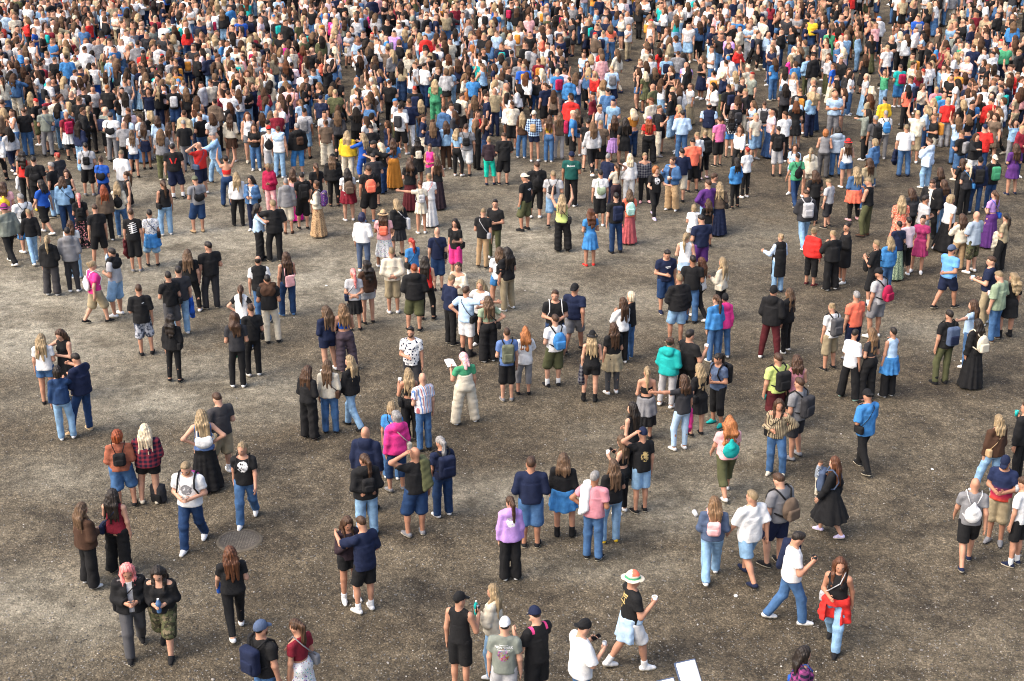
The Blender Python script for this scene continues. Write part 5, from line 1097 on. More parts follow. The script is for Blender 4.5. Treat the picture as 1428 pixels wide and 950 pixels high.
(-9.81,49.0,0.06,1.026,'f','fd1c','L-br','blouse:cream','skirt:brown','white', '', 'person in cream blouse and brown skirt', ''),
(-12.59,48.07,0.08,0.996,'f','dd0c','L-br','crop:lgrey','mini:navy','black', '', 'person in light grey cropped top and navy miniskirt', ''),
(-12.29,48.81,0.25,1.016,'f','ff0L','M-br','blouse:lblue','midi:brown','black', '', 'person in pale blue blouse and midi brown skirt', ''),
(-12.73,47.0,0.21,0.986,'f','ff1c','L-lbr','tee:white','hot:ddenim','black', '', 'person in white t-shirt and very short dark blue denim shorts', ''),
(-11.71,47.89,0.15,1.007,'f','ff0c','L-br','tank:white','jeans:blue','black', '', 'person in white sleeveless top and mid-blue jeans', ''),
(-11.13,47.71,-5.97,1.04,'m','fd2d','S-grey','tee:black','jeans:grey','black', '', 'person in black t-shirt and grey trousers', ''),
(-15.54,49.19,-5.72,1.009,'m','dd2L','X-bl','tee:wine','bshorts:char','black', 'pack:crimson,tied:white,sock:black', 'person in wine red t-shirt and knee-length charcoal shorts', 'crimson backpack worn by person in wine red t-shirt||'),
(-16.47,49.77,0.23,1.03,'m','ff1d','S-dk','tee:sagegrey','jeans:grey','black', 'bag:slate:R', 'person in grey-green t-shirt and grey trousers', 'slate blue shoulder bag carried by person in grey-green t-shirt and grey trousers'),
(-17.21,49.77,0.3,0.999,'m','dd0L','S-br','tee:black','jeans:denim','black', '', 'person in black t-shirt and blue jeans left of person in grey-green t-shirt and grey trousers', ''),
(-18.27,50.75,0.35,1.042,'m','dd1R','S-br','tee:black','jeans:denim','brown', '', 'person in black t-shirt and blue jeans with brown shoes', ''),
(-15.04,50.16,0.12,1.029,'f','dd0c','P-bl','tank:black','skinny:black','black', '', 'person in black sleeveless top and tight black leggings, seen from behind', ''),
(-13.95,49.0,-0.07,1.011,'m','ff1c','S-dk','tee:white','jeans:grey','black', 'cap:dgrey,bag:black:B', 'person in white t-shirt and grey trousers with a dark grey cap', '|black shoulder bag carried by person with a dark grey cap')]
HIGH = ('crop', 'strap', 'tied')
GROUP = 'people standing about on the gravel ground'
SKINPICK = rng.choice(4, len(PEOPLE) + 4, p=[.45, .38, .13, .04])
def surf_obj(name, data, mats, parent): return link(name, mesh_from(name, data[0], data[1], np.zeros(len(data[1]), np.int32) if len(data) < 3 else data[2]), mats, parent)
def put(o, like):
    o.location = like.location; o.rotation_euler = like.rotation_euler; o.scale = like.scale; return o
def decal_text(body_me, lines, sign):
    """lettering laid on the back (sign -1) or chest of a top; returns verts, quads"""
    bv = BVHTree.FromPolygons([v.co[:] for v in body_me.vertices], [tuple(p.vertices) for p in body_me.polygons])
    acc = Acc()
    for txt, size, zc, xc, rot in lines:
        if isinstance(txt, str):
            cu = bpy.data.curves.new('lettering', 'FONT'); cu.body = txt; cu.size = size; cu.align_x = 'CENTER'; cu.align_y = 'CENTER'; cu.resolution_u = 2; cu.space_character = 1.05; cu.offset = .0015
            ob = bpy.data.objects.new('lettering', cu); COL.objects.link(ob); bpy.context.view_layer.update()
            me = bpy.data.meshes.new_from_object(ob.evaluated_get(bpy.context.evaluated_depsgraph_get())); 
            co = [v.co.copy() for v in me.vertices]; fs = [list(p.vertices) for p in me.polygons]; bpy.data.objects.remove(ob); bpy.data.meshes.remove(me); bpy.data.curves.remove(cu)
        else: co = [Vector((x, y, 0)) for x, y in txt[0]]; fs = txt[1]
        V = []
        for c in co:
            x = c.x*math.cos(rot) - c.y*math.sin(rot) + xc; z = c.x*math.sin(rot) + c.y*math.cos(rot) + zc
            xx = x if sign < 0 else -x
            h = bv.ray_cast(Vector((xx, sign*.8, z)), Vector((0, -sign, 0)), 1.0)
            V.append((xx, (h[0].y if h[0] is not None else sign*.12) + sign*.004, z))
        Q = []
        for f in fs:
            for k in range(1, len(f) - 1): Q.append((f[0], f[k], f[k+1], f[k+1]))
        if Q: acc.add((np.array(V, np.float32), np.array(Q, np.int32)))
    return acc.data()[:2]
def bar(w, h, n=6): 
    xs = np.linspace(-w/2, w/2, n); return ([(x, -h/2) for x in xs] + [(x, h/2) for x in xs], [(i, i+1, n+i+1, n+i) for i in range(n-1)])
TEXTS = {'NEW_YORK': ([('NEW YORK', .052, 1.335, 0, 0), (bar(.14, .008), 0, 1.375, 0, 0), (bar(.20, .006), 0, 1.295, 0, 0)], 'white'), 'DUKES': ([('Dukes', .085, 1.33, 0, .12)], 'white'),
 'GOLD': ([(bar(.17, .022), 0, 1.36, 0, .05), (bar(.15, .020), 0, 1.325, .0, .05), (bar(.05, .03), 0, 1.285, -.05, .9), (bar(.06, .022), 0, 1.27, .03, -.9), (bar(.16, .022), 0, 1.235, 0, .02), (bar(.07, .025), 0, 1.15, -.03, 1.3)], 'gold'),
 'logo': ([(bar(.055, .018), 0, 1.33, .07, .1)], 'white'), 'marks': ([(bar(.17, .035), 0, 1.24, -.062, -1.25), (bar(.17, .035), 0, 1.24, .062, 1.25)], 'red'),
 'rows': ([(bar(.12, .022), 0, 1.385, 0, .25)] + [(bar(.24 - .01*i, .020), 0, 1.34 - .052*i, .01*i, .16) for i in range(5)] + [(bar(.05, .22), 0, 1.22, 0, .05)], 'white'), 'white': ([(bar(.13, .022), 0, 1.30, 0, .06), (bar(.10, .012), 0, 1.27, .01, .06)], 'white')}
def build_person(idx, row):
    X, Y, rot, sc, sex, pose, hr, top, bot, sh, ex, label, plabels = row
    rg = rig_of(sex, pose); near = Y < 33
    hb = .0165 if near else .021
    E = [e.split(':') for e in ex.split(',') if e]; ek = {e[0]: e for e in E}; pl = plabels.split('|')
    sk = skin(int(SKINPICK[idx]))
    root = link('person', cached(('body', sex, pose, near), lambda: rg.body(hb)), [sk, EYEW, EYED, LIP])
    root.location = (X, Y, 0); root.rotation_euler = (0, 0, rot); wd = 1 + .10*math.sin(idx*12.9898); root.scale = (sc*wd, sc*wd, sc)
    tag(root, label, 'person', GROUP)
    tk, tcol = top.split(':'); pr = None
    if 'print' in ek: pr = ':'.join(ek['print'][1:])
    if 'sleevepads' in ek: pr = 'sleevepads'
    seed = idx % 5
    tname = TOPN.get(tk, 'dress')
    if 'text' in ek:
        V, Q, M = garment(rg, tk, hb, seed); me = mesh_from('printed_top', V, Q, M)
        lines, tc_ = TEXTS[ek['text'][1]]; sign = 1 if ek['text'][1] == 'white' and sex == 'm' and abs(math.cos(rot)) > 0 and idx in FRONT else -1
        v2, q2 = decal_text(me, lines, sign); me2 = mesh_from('printed_top', np.concatenate([V, v2]), np.concatenate([Q, q2 + len(V)]), np.concatenate([M, np.ones(len(q2), np.int32)]))
        o = link(tname, me2, [cloth(tcol, 'multi' if ek['text'][1] == 'NEW_YORK' else None), cloth(tc_)], root)
    else: link(tname, cached((tk, sex, pose, near, seed), lambda: garment(rg, tk, hb, seed)), [cloth(tcol, pr)], root)
    if tk in ('jacket', 'coat'):
        link('undershirt', cached(('tee', sex, pose, near, seed), lambda: garment(rg, 'tee', hb, seed)), [cloth(('white', 'plumblack', 'lgrey', 'black')[idx % 4])], root)
    for k, g, c in (('innerw', 'tee', 'white'), ('innerb', 'crop', 'black'), ('innerlb', 'tee', 'lblue'), ('sleevesw', 'long', 'paleblue')):
        if k in ek: link('undershirt', cached((g, sex, pose, near, seed), lambda: garment(rg, g, hb, seed)), [cloth(c)], root)
    if bot != 'none':
        bk, bc = bot.split(':'); link(BOTN[bk], cached((bk, sex, pose, near, seed, tk in HIGH), lambda: garment(rg, bk, hb, seed + 1, tk in HIGH)), [cloth(bc)], root)
    for tb in ('tied', 'tiedb'):
        if tb in ek: link('tied_shirt', cached((tb, sex, pose, near), lambda: garment(rg, tb, hb, 4)), [cloth(ek[tb][1])], root)
    boot = sh.startswith('boot-'); shc = sh.replace('boot-', '')
    sole = cloth('cream') if shc in ('white', 'cream', 'mint', 'lilacw') or idx % 3 else cloth('char')
    if boot: sole = cloth('char')
    for i in (0, 1):
        link('boot' if boot else 'shoe', cached(('boot' if boot else 'shoe', sex, pose, i), lambda: shoe(rg, i, 'boot' if boot else 'shoe', .0145)), [cloth(shc), sole], root)
        if 'sock' in ek: link('sock', cached(('sock', sex, pose, i), lambda: sock(rg, i, .016)), [cloth(ek['sock'][1])], root)
    st, hc = hr.split('-')
    hk = pose[2:]; 
    ho = None
    if st != 'X': link('hair', cached(('hair', st, sex, hk, idx % 3, near), lambda: hair(rg, st, .0125 if near else .017, idx % 3)), [hairm(hc)], root)
    elif hc == 'dk': link('hair', cached(('hair', 'X', sex, hk), lambda: hair_rim(rg)), [hairm('dk')], root)
    for e in E:
        k = e[0]
        if k in ('cap', 'rcap', 'straw', 'brim', 'bucket', 'beanie', 'scarf'):
            band = cloth('green' if k == 'straw' and e[1] == 'cream' else 'char'); crown = cloth('coral' if e[1] == 'cream' else e[1])
            link('headscarf' if k == 'scarf' else 'hat' if k in ('straw', 'brim', 'bucket') else 'beanie' if k == 'beanie' else 'cap', cached(('hat', k, sex, hk), lambda: cap(rg, k, .012)), [cloth(e[1]), band, crown] if k in ('straw', 'brim') else [cloth(e[1])], root)
        elif k in ('sunglasses', 'glasses'): link(k, cached((k, sex, hk), lambda: glasses(rg)), [simple('dark lens', (.01, .01, .012), .15, 0, 1, .5)], root)
        elif k == 'beard': link('beard', cached((k, sex, hk), lambda: beard(rg)), [hairm('br' if hc != 'bl' else 'ging')], root)
    # things worn or held: objects of their own
    for e, lb in zip(E, pl):
        k = e[0]
        if k in ('pack', 'mini', 'sack', 'bulb', 'frontpack'):
            front = k == 'frontpack'; kk = 'pack' if front else k
            pt = cached_parts((kk, sex, pose[2], front), lambda: backpack_parts(rg, kk, front))
            nm = {'sack': 'drawstring_bag', 'frontpack': 'baby_carrier'}.get(k, 'backpack'); cm = cloth(e[1])
            o = put(link(nm, pt['bag'], [cm]), root); tag(o, lb, nm.replace('_', ' '))
            if 'front_pocket' in pt: link('front_pocket', pt['front_pocket'], [cloth(e[1] if e[1] != 'slate' else 'navy')], o)
            for s_ in pt['strap']: link('strap', s_, [cloth('slate' if front else 'black' if e[1] not in ('white', 'cream', 'pink', 'lgrey', 'yellow') else e[1])], o)
        elif k in ('bag', 'tote'):
            side = {'R': 1, 'L': -1, 'B': 1, 'F': 1}[e[2]]
            if e[2] in 'BF': dat = back_bag(rg, k, 1 if e[2] == 'F' else -1)
            else: dat = shoulder_bag_parts(rg, side, (.15, .05, .17) if k == 'tote' else (.115, .05, .085))
            o = put(surf_obj('tote_bag' if k == 'tote' else 'shoulder_bag', dat[0], [cloth(e[1])], None), root); tag(o, lb, 'bag'); surf_obj('strap', dat[1], [cloth(e[1])], o)
        elif k in ('cup', 'can', 'bottle', 'phone', 'paper'):
            i = 0 if e[1] == 'R' else 1; p, HF = hand_pos(rg, i); c = e[2] if len(e) > 2 else 'white'
            hand_prop(k, p, HF, c, root, lb)
        elif k == 'cloth':
            i = 0 if e[2] == 'R' else 1; W_ = rg.arms[i][2]
            P_ = [(('c', W_ + vec(0, .01, .02), W_ + vec(0, .02, -.36), .055, .085), []), (('c', W_ + vec(.02, .04, .0), W_ + vec(.03, .07, -.46), .04, .06), []), (('c', W_ + vec(-.02, -.05, .0), W_ + vec(-.03, -.07, -.30), .045, .05), [])]
            o = put(surf_obj('carried_jacket', surface(P_, .016, 0, [], .022, idx), [cloth(e[1])], None), root); tag(o, lb, 'jacket')
        elif k == 'shcloth':
            z = rg.dz; c_ = rg.sc
            if e[2] == 'B': P_ = [(('e', vec(0, -.09, 1.36*c_ + z), np.eye(3, dtype=np.float32), vec(.19, .07, .14)), []), (('c', vec(-.15, -.02, 1.50*c_ + z), vec(.15, -.02, 1.50*c_ + z), .055, .055), []), (('c', vec(.10, .06, 1.47*c_ + z), vec(.03, .155, 1.28*c_ + z), .045, .04), []), (('c', vec(-.10, .06, 1.47*c_ + z), vec(-.02, .160, 1.26*c_ + z), .045, .04), [])]
            else:
                s_ = 1 if e[2] == 'R' else -1; P_ = []
                for q in (-.045, 0, .045):
                    x = s_*.125 + q; P_ += [(('c', vec(x, .125, 1.14*c_ + z), vec(x, .075, 1.46*c_ + z), .032, .036), []), (('c', vec(x, .07, 1.475*c_ + z), vec(x, -.08, 1.475*c_ + z), .036, .036), []), (('c', vec(x, -.09, 1.45*c_ + z), vec(x*1.1, -.165, 1.02*c_ + z + q), .036, .042), [])]
            o = put(surf_obj('draped_garment', surface(P_, .016, .004, [], .012, idx), [cloth(e[1])], None), root); tag(o, lb, 'garment')
    return root
FRONT = set(i for i, r in enumerate(PEOPLE) if math.cos(r[2] + math.atan2(r[0], r[1])) < 0)
def cached_parts(key, fn):
    if key not in CACHE:
        d = fn(); CACHE[key] = {k: ([mesh_from(k, *s) for s in v] if k == 'strap' else mesh_from(k, *v)) for k, v in d.items()}
    return CACHE[key]
def hair_rim(rg):
    R = rg.HR; n = R @ unit((0, .25, -1)); q = rg.H(0, -.04, .085); u = R @ unit((0, .45, 1)); q2 = rg.H(0, -.03, .185)
    V, Q = surface([(('e', rg.H(0, -.008, .155), R, vec(.081, .101, .100)), [(n[0], n[1], n[2], float(n @ q)), (u[0], u[1], u[2], float(u @ q2)), (*(R @ vec(0, 1, 0)), float((R @ vec(0, 1, 0)) @ rg.H(0, .03, .15)))])], .012)
    return V, Q, np.zeros(len(Q), np.int32)
def glasses(rg):
    a = Acc()
    for s in (1, -1): a.add(blob(rg.H(.033*s, .094, .108), rg.HR, np.array([.024, .006, .017]))); a.add(tube([rg.H(.055*s, .088, .112), rg.H(.080*s, .0, .112)], [.004, .004], 4))
    a.add(tube([rg.H(-.014, .100, .112), rg.H(.014, .100, .112)], [.004, .004], 4)); return a.data()
def beard(rg):
    V, Q = surface([(('e', rg.H(0, .058, .040), rg.HR, vec(.048, .040, .034)), []), (('c', rg.H(.062, .03, .085), rg.H(.04, .06, .045), .016, .018), []), (('c', rg.H(-.062, .03, .085), rg.H(-.04, .06, .045), .016, .018), []), (('e', rg.H(0, .090, .078), rg.HR, vec(.026, .008, .006)), [])], .011)
    return V, Q, np.zeros(len(Q), np.int32)
def back_bag(rg, k, s):
    c, dz = rg.sc, rg.dz; I = np.eye(3, dtype=np.float32); y = s*(.185 if s < 0 else .22)
    P = [(('e', vec(0, y, 1.12*c + dz), I, vec(.15, .06, .11)), []), (('e', vec(.09, y*.95, 1.17*c + dz), I, vec(.06, .05, .09)), []), (('e', vec(-.09, y*.95, 1.17*c + dz), I, vec(.06, .05, .09)), [])]
    if k == 'tote': P = [(('b', vec(0, y, 1.02*c + dz), I, vec(.115, .03, .15), .028), [])]
    if s > 0: P = [(('b', vec(0, y, 1.05*c + dz), I, vec(.13, .08, .16), .06), [])]
    st = tube([vec(-.12, y, 1.18*c + dz), vec(-.10, s*.135, 1.36*c + dz), vec(-.07, 0, 1.515*c + dz), vec(.02, -s*.15, 1.36*c + dz), vec(.12, -s*.155, 1.2*c + dz), vec(.185, 0, 1.12*c + dz), vec(.12, y, 1.14*c + dz)], [.012]*7, 5)
    return surface(P, .014, 0, [], .008, 2, .012), st
def ring(r0, r1, z0, z1, n=16, cap0=True):
    V = []; Q = []
    for i in range(n):
        a = 2*math.pi*i/n; V += [(r0*math.cos(a), r0*math.sin(a), z0), (r1*math.cos(a), r1*math.sin(a), z1), (r1*.90*math.cos(a), r1*.90*math.sin(a), z1), (r0*.9*math.cos(a), r0*.9*math.sin(a), z0 + .01)]
    for i in range(n):
        j = (i+1) % n
        for k in range(3): Q.append((i*4 + k, j*4 + k, j*4 + k + 1, i*4 + k + 1))
    V.append((0, 0, z0 + .01)); V.append((0, 0, z0)); m = len(V) - 2
    for i in range(n): j = (i+1) % n; Q.append((m, i*4 + 3, j*4 + 3, j*4 + 3)); Q.append((m + 1, j*4, i*4, i*4))
    return np.array(V, np.float32), np.array(Q, np.int32)
def hand_prop(k, p, HF, c, root, lb):
    hold = bpy.data.objects
    def place(name, vq, mats, cat, M=None):
        V, Q = vq; me = mesh_from(name, V + p, Q, M, smooth=name != 'phone'); o = put(link(name, me, mats), root); tag(o, lb, cat); return o
    if k == 'cup':
        o = place('drink_cup', ring(.032, .042, -.06, .06), [simple('cup ' + c, PAL[c], .45, .05, 5)], 'cup')
        V, Q = disc(.036, 0, .035, 16); link('drink', mesh_from('drink', V + p, Q), [simple('beer', (.30, .14, .02), .2) if c != 'white' else simple('milky drink', (.42, .33, .24), .3)], o)
    elif k == 'can':
        a = Acc(); a.add(ring(.033, .033, -.07, .07)); V, Q, M = a.data(); o = place('drink_can', (V, Q), [simple('can ' + c, PAL[c], .3, .05, 5, .5, 0, .3)], 'can')
        V, Q = disc(.030, .0, .066, 16); link('lid', mesh_from('lid', V + p, Q), [simple('aluminium', (.5, .5, .5), .3, .05, 5, .5, 0, .8)], o)
    elif k == 'bottle':
        V, Q = surface([(('c', vec(0, 0, -.09), vec(0, 0, .05), .036, .036), []), (('c', vec(0, 0, .05), vec(0, 0, .10), .034, .014), []), (('c', vec(0, 0, .10), vec(0, 0, .12), .014, .014), [])], .012)
        o = place('bottle', (V, Q), [simple('plastic ' + c, PAL[c], .25, .1, 8, .5)], 'bottle')
        V, Q = disc(.017, .115, .142, 12); link('bottle_cap', mesh_from('bottle_cap', V + p, Q, smooth=False), [cloth('white')], o)
    elif k == 'phone':
        R = np.stack([HF[:, 0], HF[:, 1], HF[:, 2]], 1); V, Q = surface([(('b', vec(0, 0, 0), R, vec(.038, .006, .075), .005), [])], .009, 0, [], 0, 0, .003)
        o = place('phone', (V + HF[:, 2]*.03, Q), [simple('phone case', (.012, .012, .014), .3)], 'phone')
    else:
        n = 6; V = np.array([(x*.19 - .095, y*.24 - .05, .015*math.sin(x*4) + y*.07) for y in np.linspace(0, 1, n) for x in np.linspace(0, 1, n)], np.float32); V2 = V + [0, 0, -.003]
        Q = [(y*n + x, y*n + x + 1, (y+1)*n + x + 1, (y+1)*n + x) for y in range(n-1) for x in range(n-1)]; Q2 = [q[::-1] for q in (np.array(Q) + n*n).tolist()]
        place('paper_sheet', (np.concatenate([V, V2]), np.array(Q + Q2, np.int32)), [cloth('white')], 'paper')
import time; T0 = time.time()
for i, r in enumerate(PEOPLE): build_person(i, r)
print('people', round(time.time() - T0, 1), 's', len(CACHE), 'meshes')

# a small child riding in the carrier, seen past the wearer's shoulder
mum = next((o for o in COL.objects if o.name.startswith('baby_carrier')), None)
if mum is not None:
    rg = rig_of('m', 'FF0d'); k = .40
    ch = link('person', cached(('body', 'm', 'FF0d', False), lambda: rg.body(.021)), [skin(0), EYEW, EYED, LIP])
    f = Matrix.Rotation(mum.rotation_euler.z, 3, 'Z') @ Vector((0, .27, 0)); ch.location = (mum.location.x + f.x, mum.location.y + f.y, .80); ch.rotation_euler = (0, 0, mum.rotation_euler.z + math.pi); ch.scale = (k*1.1, k*1.1, k)
    tag(ch, 'small child in striped top riding in a carrier on an adult\'s chest', 'person')
    link('t_shirt', cached(('tee', 'm', 'FF0d', 'child'), lambda: garment(rg, 'long', .021)), [cloth('greyblue~stripe')], ch); link('trousers', cached(('jeans', 'm', 'FF0d', 'child'), lambda: garment(rg, 'jeans', .021)), [cloth('cream')], ch)
    link('hair', cached(('hair', 'S', 'm', '0d', 'child'), lambda: hair(rg, 'S', .017)), [hairm('lbr')], ch)
    for i in (0, 1): link('shoe', cached(('shoe', 'm', 'FF0d', i), lambda: shoe(rg, i, 'shoe', .0145)), [cloth('cream'), cloth('tan')], ch)

# ------------------------------------------------------------------ the dense crowd behind: one mass
STAGE = np.array([-9.0, 130.0])
def template(sex, pose, st, tk, bk, h, pack):
    rg = rig_of(sex, pose); acc = Acc()
    def add(vq, part): acc.add((vq[0], vq[1]), part)
    V, Q, M = rg.body(h, False); add((V, Q), 0)
    if st != 'X': add(hair(rg, st, h*.8, 1)[:2], 1)
    add(garment(rg, tk, h, 1)[:2], 2); add(garment(rg, bk, h, 2)[:2], 3)
    for i in (0, 1): add(shoe(rg, i, 'shoe', h*.7)[:2], 4)
    if pack:
        ce = vec(0, -.22, 1.2*rg.sc); add(surface([(('b', ce, np.eye(3, dtype=np.float32), vec(.14, .08, .2), .05), [])], h), 5)
    V, Q, M = acc.data(); pv = np.zeros(len(V), np.int8)
    pv[Q.ravel()] = np.repeat(M, 4); return V, Q, pv
SPEC = [('f', 'ff0c', 'L', 'tee', 'jeans', 0), ('f', 'fd0l', 'L', 'blouse', 'wide', 0), ('f', 'dd1c', 'L', 'tank', 'hot', 0), ('f', 'mf0c', 'M', 'crop', 'jeans', 0), ('f', 'fd0c', 'P', 'tee', 'maxi', 0), ('f', 'ff0R', 'L', 'jacket', 'jeans', 0),
        ('f', 'df0c', 'N', 'tee', 'skinny', 1), ('f', 'pf0c', 'C', 'long', 'jeans', 0), ('f', 'gd0c', 'L', 'hoodie', 'jeans', 0), ('f', 'rf0c', 'L', 'tank', 'midi', 0), ('f', 'ff0l', 'B', 'blouse', 'mini', 0), ('f', 'xx0c', 'L', 'tee', 'jeans', 0),
        ('m', 'dd0c', 'S', 'tee', 'bshorts', 0), ('m', 'ff0c', 'S', 'tee', 'jeans', 0), ('m', 'fd0l', 'S', 'hoodie', 'jeans', 0), ('m', 'dd5c', 'S', 'loose', 'bshorts', 1), ('m', 'kd0c', 'S', 'tee', 'jeans', 0), ('m', 'xx0c', 'X', 'polo', 'jeans', 0), ('m', 'df0R', 'S', 'tee', 'bshorts', 1), ('m', 'mf0c', 'S', 'jacket', 'jeans', 0), ('f', 'rr0c', 'L', 'tee', 'jeans', 0), ('f', 'dd3c', 'L', 'blouse', 'skinny', 0), ('m', 'kr0c', 'S', 'tee', 'bshorts', 0), ('f', 'mm1L', 'P', 'tank', 'hot', 0), ('f', 'fd2R', 'M', 'dress', 'hot', 0), ('m', 'fF4c', 'S', 'loose', 'jeans', 0)]
TPL = {}
for lod, h in ((0, .034), (1, .050)):
    for i, s in enumerate(SPEC): TPL[(lod, i)] = template(*s[:5], h, s[5])
TOPC = [('black', 27), ('navy', 9), ('char', 6), ('white', 21), ('lgrey', 5), ('grey', 5), ('cream', 10), ('pinkw', 3), ('lblue', 4), ('azure', 2.2), ('ldenim', 4.5), ('denim', 4), ('olive', 3), ('sagegrey', 3), ('khaki', 3.5), ('taupe', 3.5), ('red', 1.6), ('pink', 1.8), ('coral', .8), ('hot', .5), ('teal', .5), ('green', .5), ('yellow', .3), ('royal', .8), ('wine', 2), ('lilac', .7), ('orange', .5)]
BOTC = [('black', 30), ('denim', 15), ('ldenim', 15), ('ddenim', 14), ('khaki', 5), ('grey', 5), ('white', 4), ('cream', 4), ('olive', 3), ('navy', 5), ('blue', 4)]
HAIRC = [('dk', 22), ('br', 36), ('lbr', 21), ('bl', 13), ('plat', 3), ('aub', 3), ('red', .5), ('ging', 1), ('ombre', 4)]
def pick(L_):
    p = np.array([w for _, w in L_], float); return L_[rng.choice(len(L_), p=p/p.sum())][0]
GY_ = [-60, 20, 60, 100, 140, 175, 200, 216, 236, 252, 266]; GX_ = [0, 200, 400, 600, 800, 1000, 1200, 1428]
CD = 2.15
DEN = [[1.2, 1.2, 1.2, 1.1, 1.1, 1.0, .85, .85], [1.25, 1.25, 1.15, 1.1, 1.05, .95, .8, .85], [1.3, 1.3, 1.2, 1.15, .95, .85, .75, .9], [1.5, 1.5, 1.25, 1.15, .95, .85, .8, 1.05], [1.45, 1.5, 1.15, 1.15, .9, .8, .8, 1.15], [1.3, 1.6, 1.2, 1.2, .95, .8, .8, 1.25], [1.15, 1.55, 1.1, 1.2, .8, .65, .7, 1.2], [.8, 1.25, .9, 1.0, .65, .5, .55, 1.0], [.4, .75, .6, .65, .4, .3, .3, .7], [.12, .25, .2, .25, .12, .1, .1, .25], [0]*8]
HOLES = [(484, 140, 14, 38), (1232, 50, 13, 32), (1132, 110, 12, 28), (890, 95, 10, 34), (945, 100, 12, 14), (885, 190, 18, 28), (1062, 160, 12, 40), (1118, 160, 10, 22), (1250, 170, 12, 30), (1310, 190, 16, 12), (700, 225, 16, 16), (1000, 110, 8, 10), (440, 205, 12, 14), (20, 205, 22, 12), (1195, 195, 10, 20), (830, 180, 10, 14), (960, 190, 10, 14)]
def density(x, y):
    i = np.clip(np.searchsorted(GY_, y) - 1, 0, len(GY_) - 2); j = np.clip(np.searchsorted(GX_, x) - 1, 0, len(GX_) - 2)
    u = min(max((y - GY_[i])/(GY_[i+1] - GY_[i]), 0), 1); v = min(max((x - GX_[j])/(GX_[j+1] - GX_[j]), 0), 1)
    d = (DEN[i][j]*(1-v) + DEN[i][j+1]*v)*(1-u) + (DEN[i+1][j]*(1-v) + DEN[i+1][j+1]*v)*u
    for hx, hy, rx, ry in HOLES:
        if ((x - hx)/rx)**2 + ((y - hy)/ry)**2 < 1: return 0
    return d
def to_pixel(X, Y):
    f, th, h = 2000.0, 0.39269908169872414, 13.5; zc = Y*math.cos(th) + h*math.sin(th); yc = Y*math.sin(th) - h*math.cos(th)
    return 714 + f*X/zc, 475 - f*yc/zc
# notable figures of the mass: x, y, template, top, bottom, hair, turn
PINS = [(783, 141, 4, 'black', 'red', 'dk', -20), (608, 175, 0, 'green', 'green', 'bl', 10), (595, 105, 14, 'red', 'black', 'br', 0), (172, 62, 15, 'royal', 'ddenim', 'br', 0), (305, 125, 13, 'denim', 'denim', 'dk', 20), (335, 140, 15, 'cream', 'olive', 'dk', 0), (520, 65, 0, 'hot', 'black', 'dk', 0), (660, 165, 16, 'azure', 'navy', 'br', 0), (400, 120, 14, 'magenta', 'denim', 'br', 0), (428, 165, 12, 'white', 'azure', 'X', 5), (440, 160, 15, 'ldenim', 'navy', 'br', 0), (372, 185, 5, 'wine', 'ldenim', 'br', 0), (205, 130, 18, 'red', 'black', 'dk', 0), (147, 95, 0, 'red', 'black', 'dk', 0), (80, 20, 14, 'red', 'black', 'bl', 0), (1003, 103, 16, 'black', 'denim', 'X', 180), (1153, 95, 4, 'green', 'green', 'dk', 0), (1165, 90, 0, 'red', 'black', 'dk', 0), (1275, 75, 15, 'royal', 'lblue', 'br', -20), (1103, 160, 2, 'white', 'white', 'bl', 200), (1092, 152, 2, 'white', 'ldenim', 'dk', 10), (1232, 125, 16, 'white', 'navy', 'bl', -40), (1250, 150, 18, 'teal', 'azure', 'X', -30), (1130, 118, 4, 'black', 'grey', 'dk', 60), (1315, 205, 16, 'red', 'lgrey', 'bl', -30), (1300, 180, 15, 'rose', 'navy', 'bl', -30), (1260, 180, 0, 'coral', 'black', 'dk', -40), (1375, 205, 14, 'red', 'denim', 'dk', -20), (1345, 180, 13, 'navy', 'cream', 'X', 0), (1310, 195, 17, 'azure', 'denim', 'br', -30), (1350, 205, 13, 'azure', 'blue', 'br', -30), (838, 136, 10, 'pink', 'pink', 'lbr', -20), (852, 152, 15, 'lblue', 'navy', 'bl', -10), (520, 175, 15, 'white', 'white', 'br', 10), (545, 175, 16, 'black', 'black', 'br', 20), (580, 185, 15, 'black', 'denim', 'red', 0), (1395, 120, 13, 'green', 'navy', 'br', 0), (865, 50, 13, 'white', 'ddenim', 'br', 60), (922, 50, 13, 'khaki', 'denim', 'br', 0), (700, 120, 15, 'navy', 'cream', 'br', 0), (690, 50, 2, 'royal', 'black', 'bl', 0), (985, 60, 13, 'white', 'denim', 'br', 50), (730, 150, 15, 'royal', 'ddenim', 'bl', -10), (760, 180, 12, 'navy', 'black', 'br', -40), (690, 190, 17, 'khaki', 'navy', 'X', 0), (1025, 195, 0, 'pink', 'black', 'br', -30), (940, 105, 10, 'lblue', 'black', 'br', -20), (230, 150, 2, 'white', 'ldenim', 'dk', 30), (137, 150, 13, 'white', 'royal', 'br', 10), (78, 165, 18, 'azure', 'ddenim', 'br', 40)]
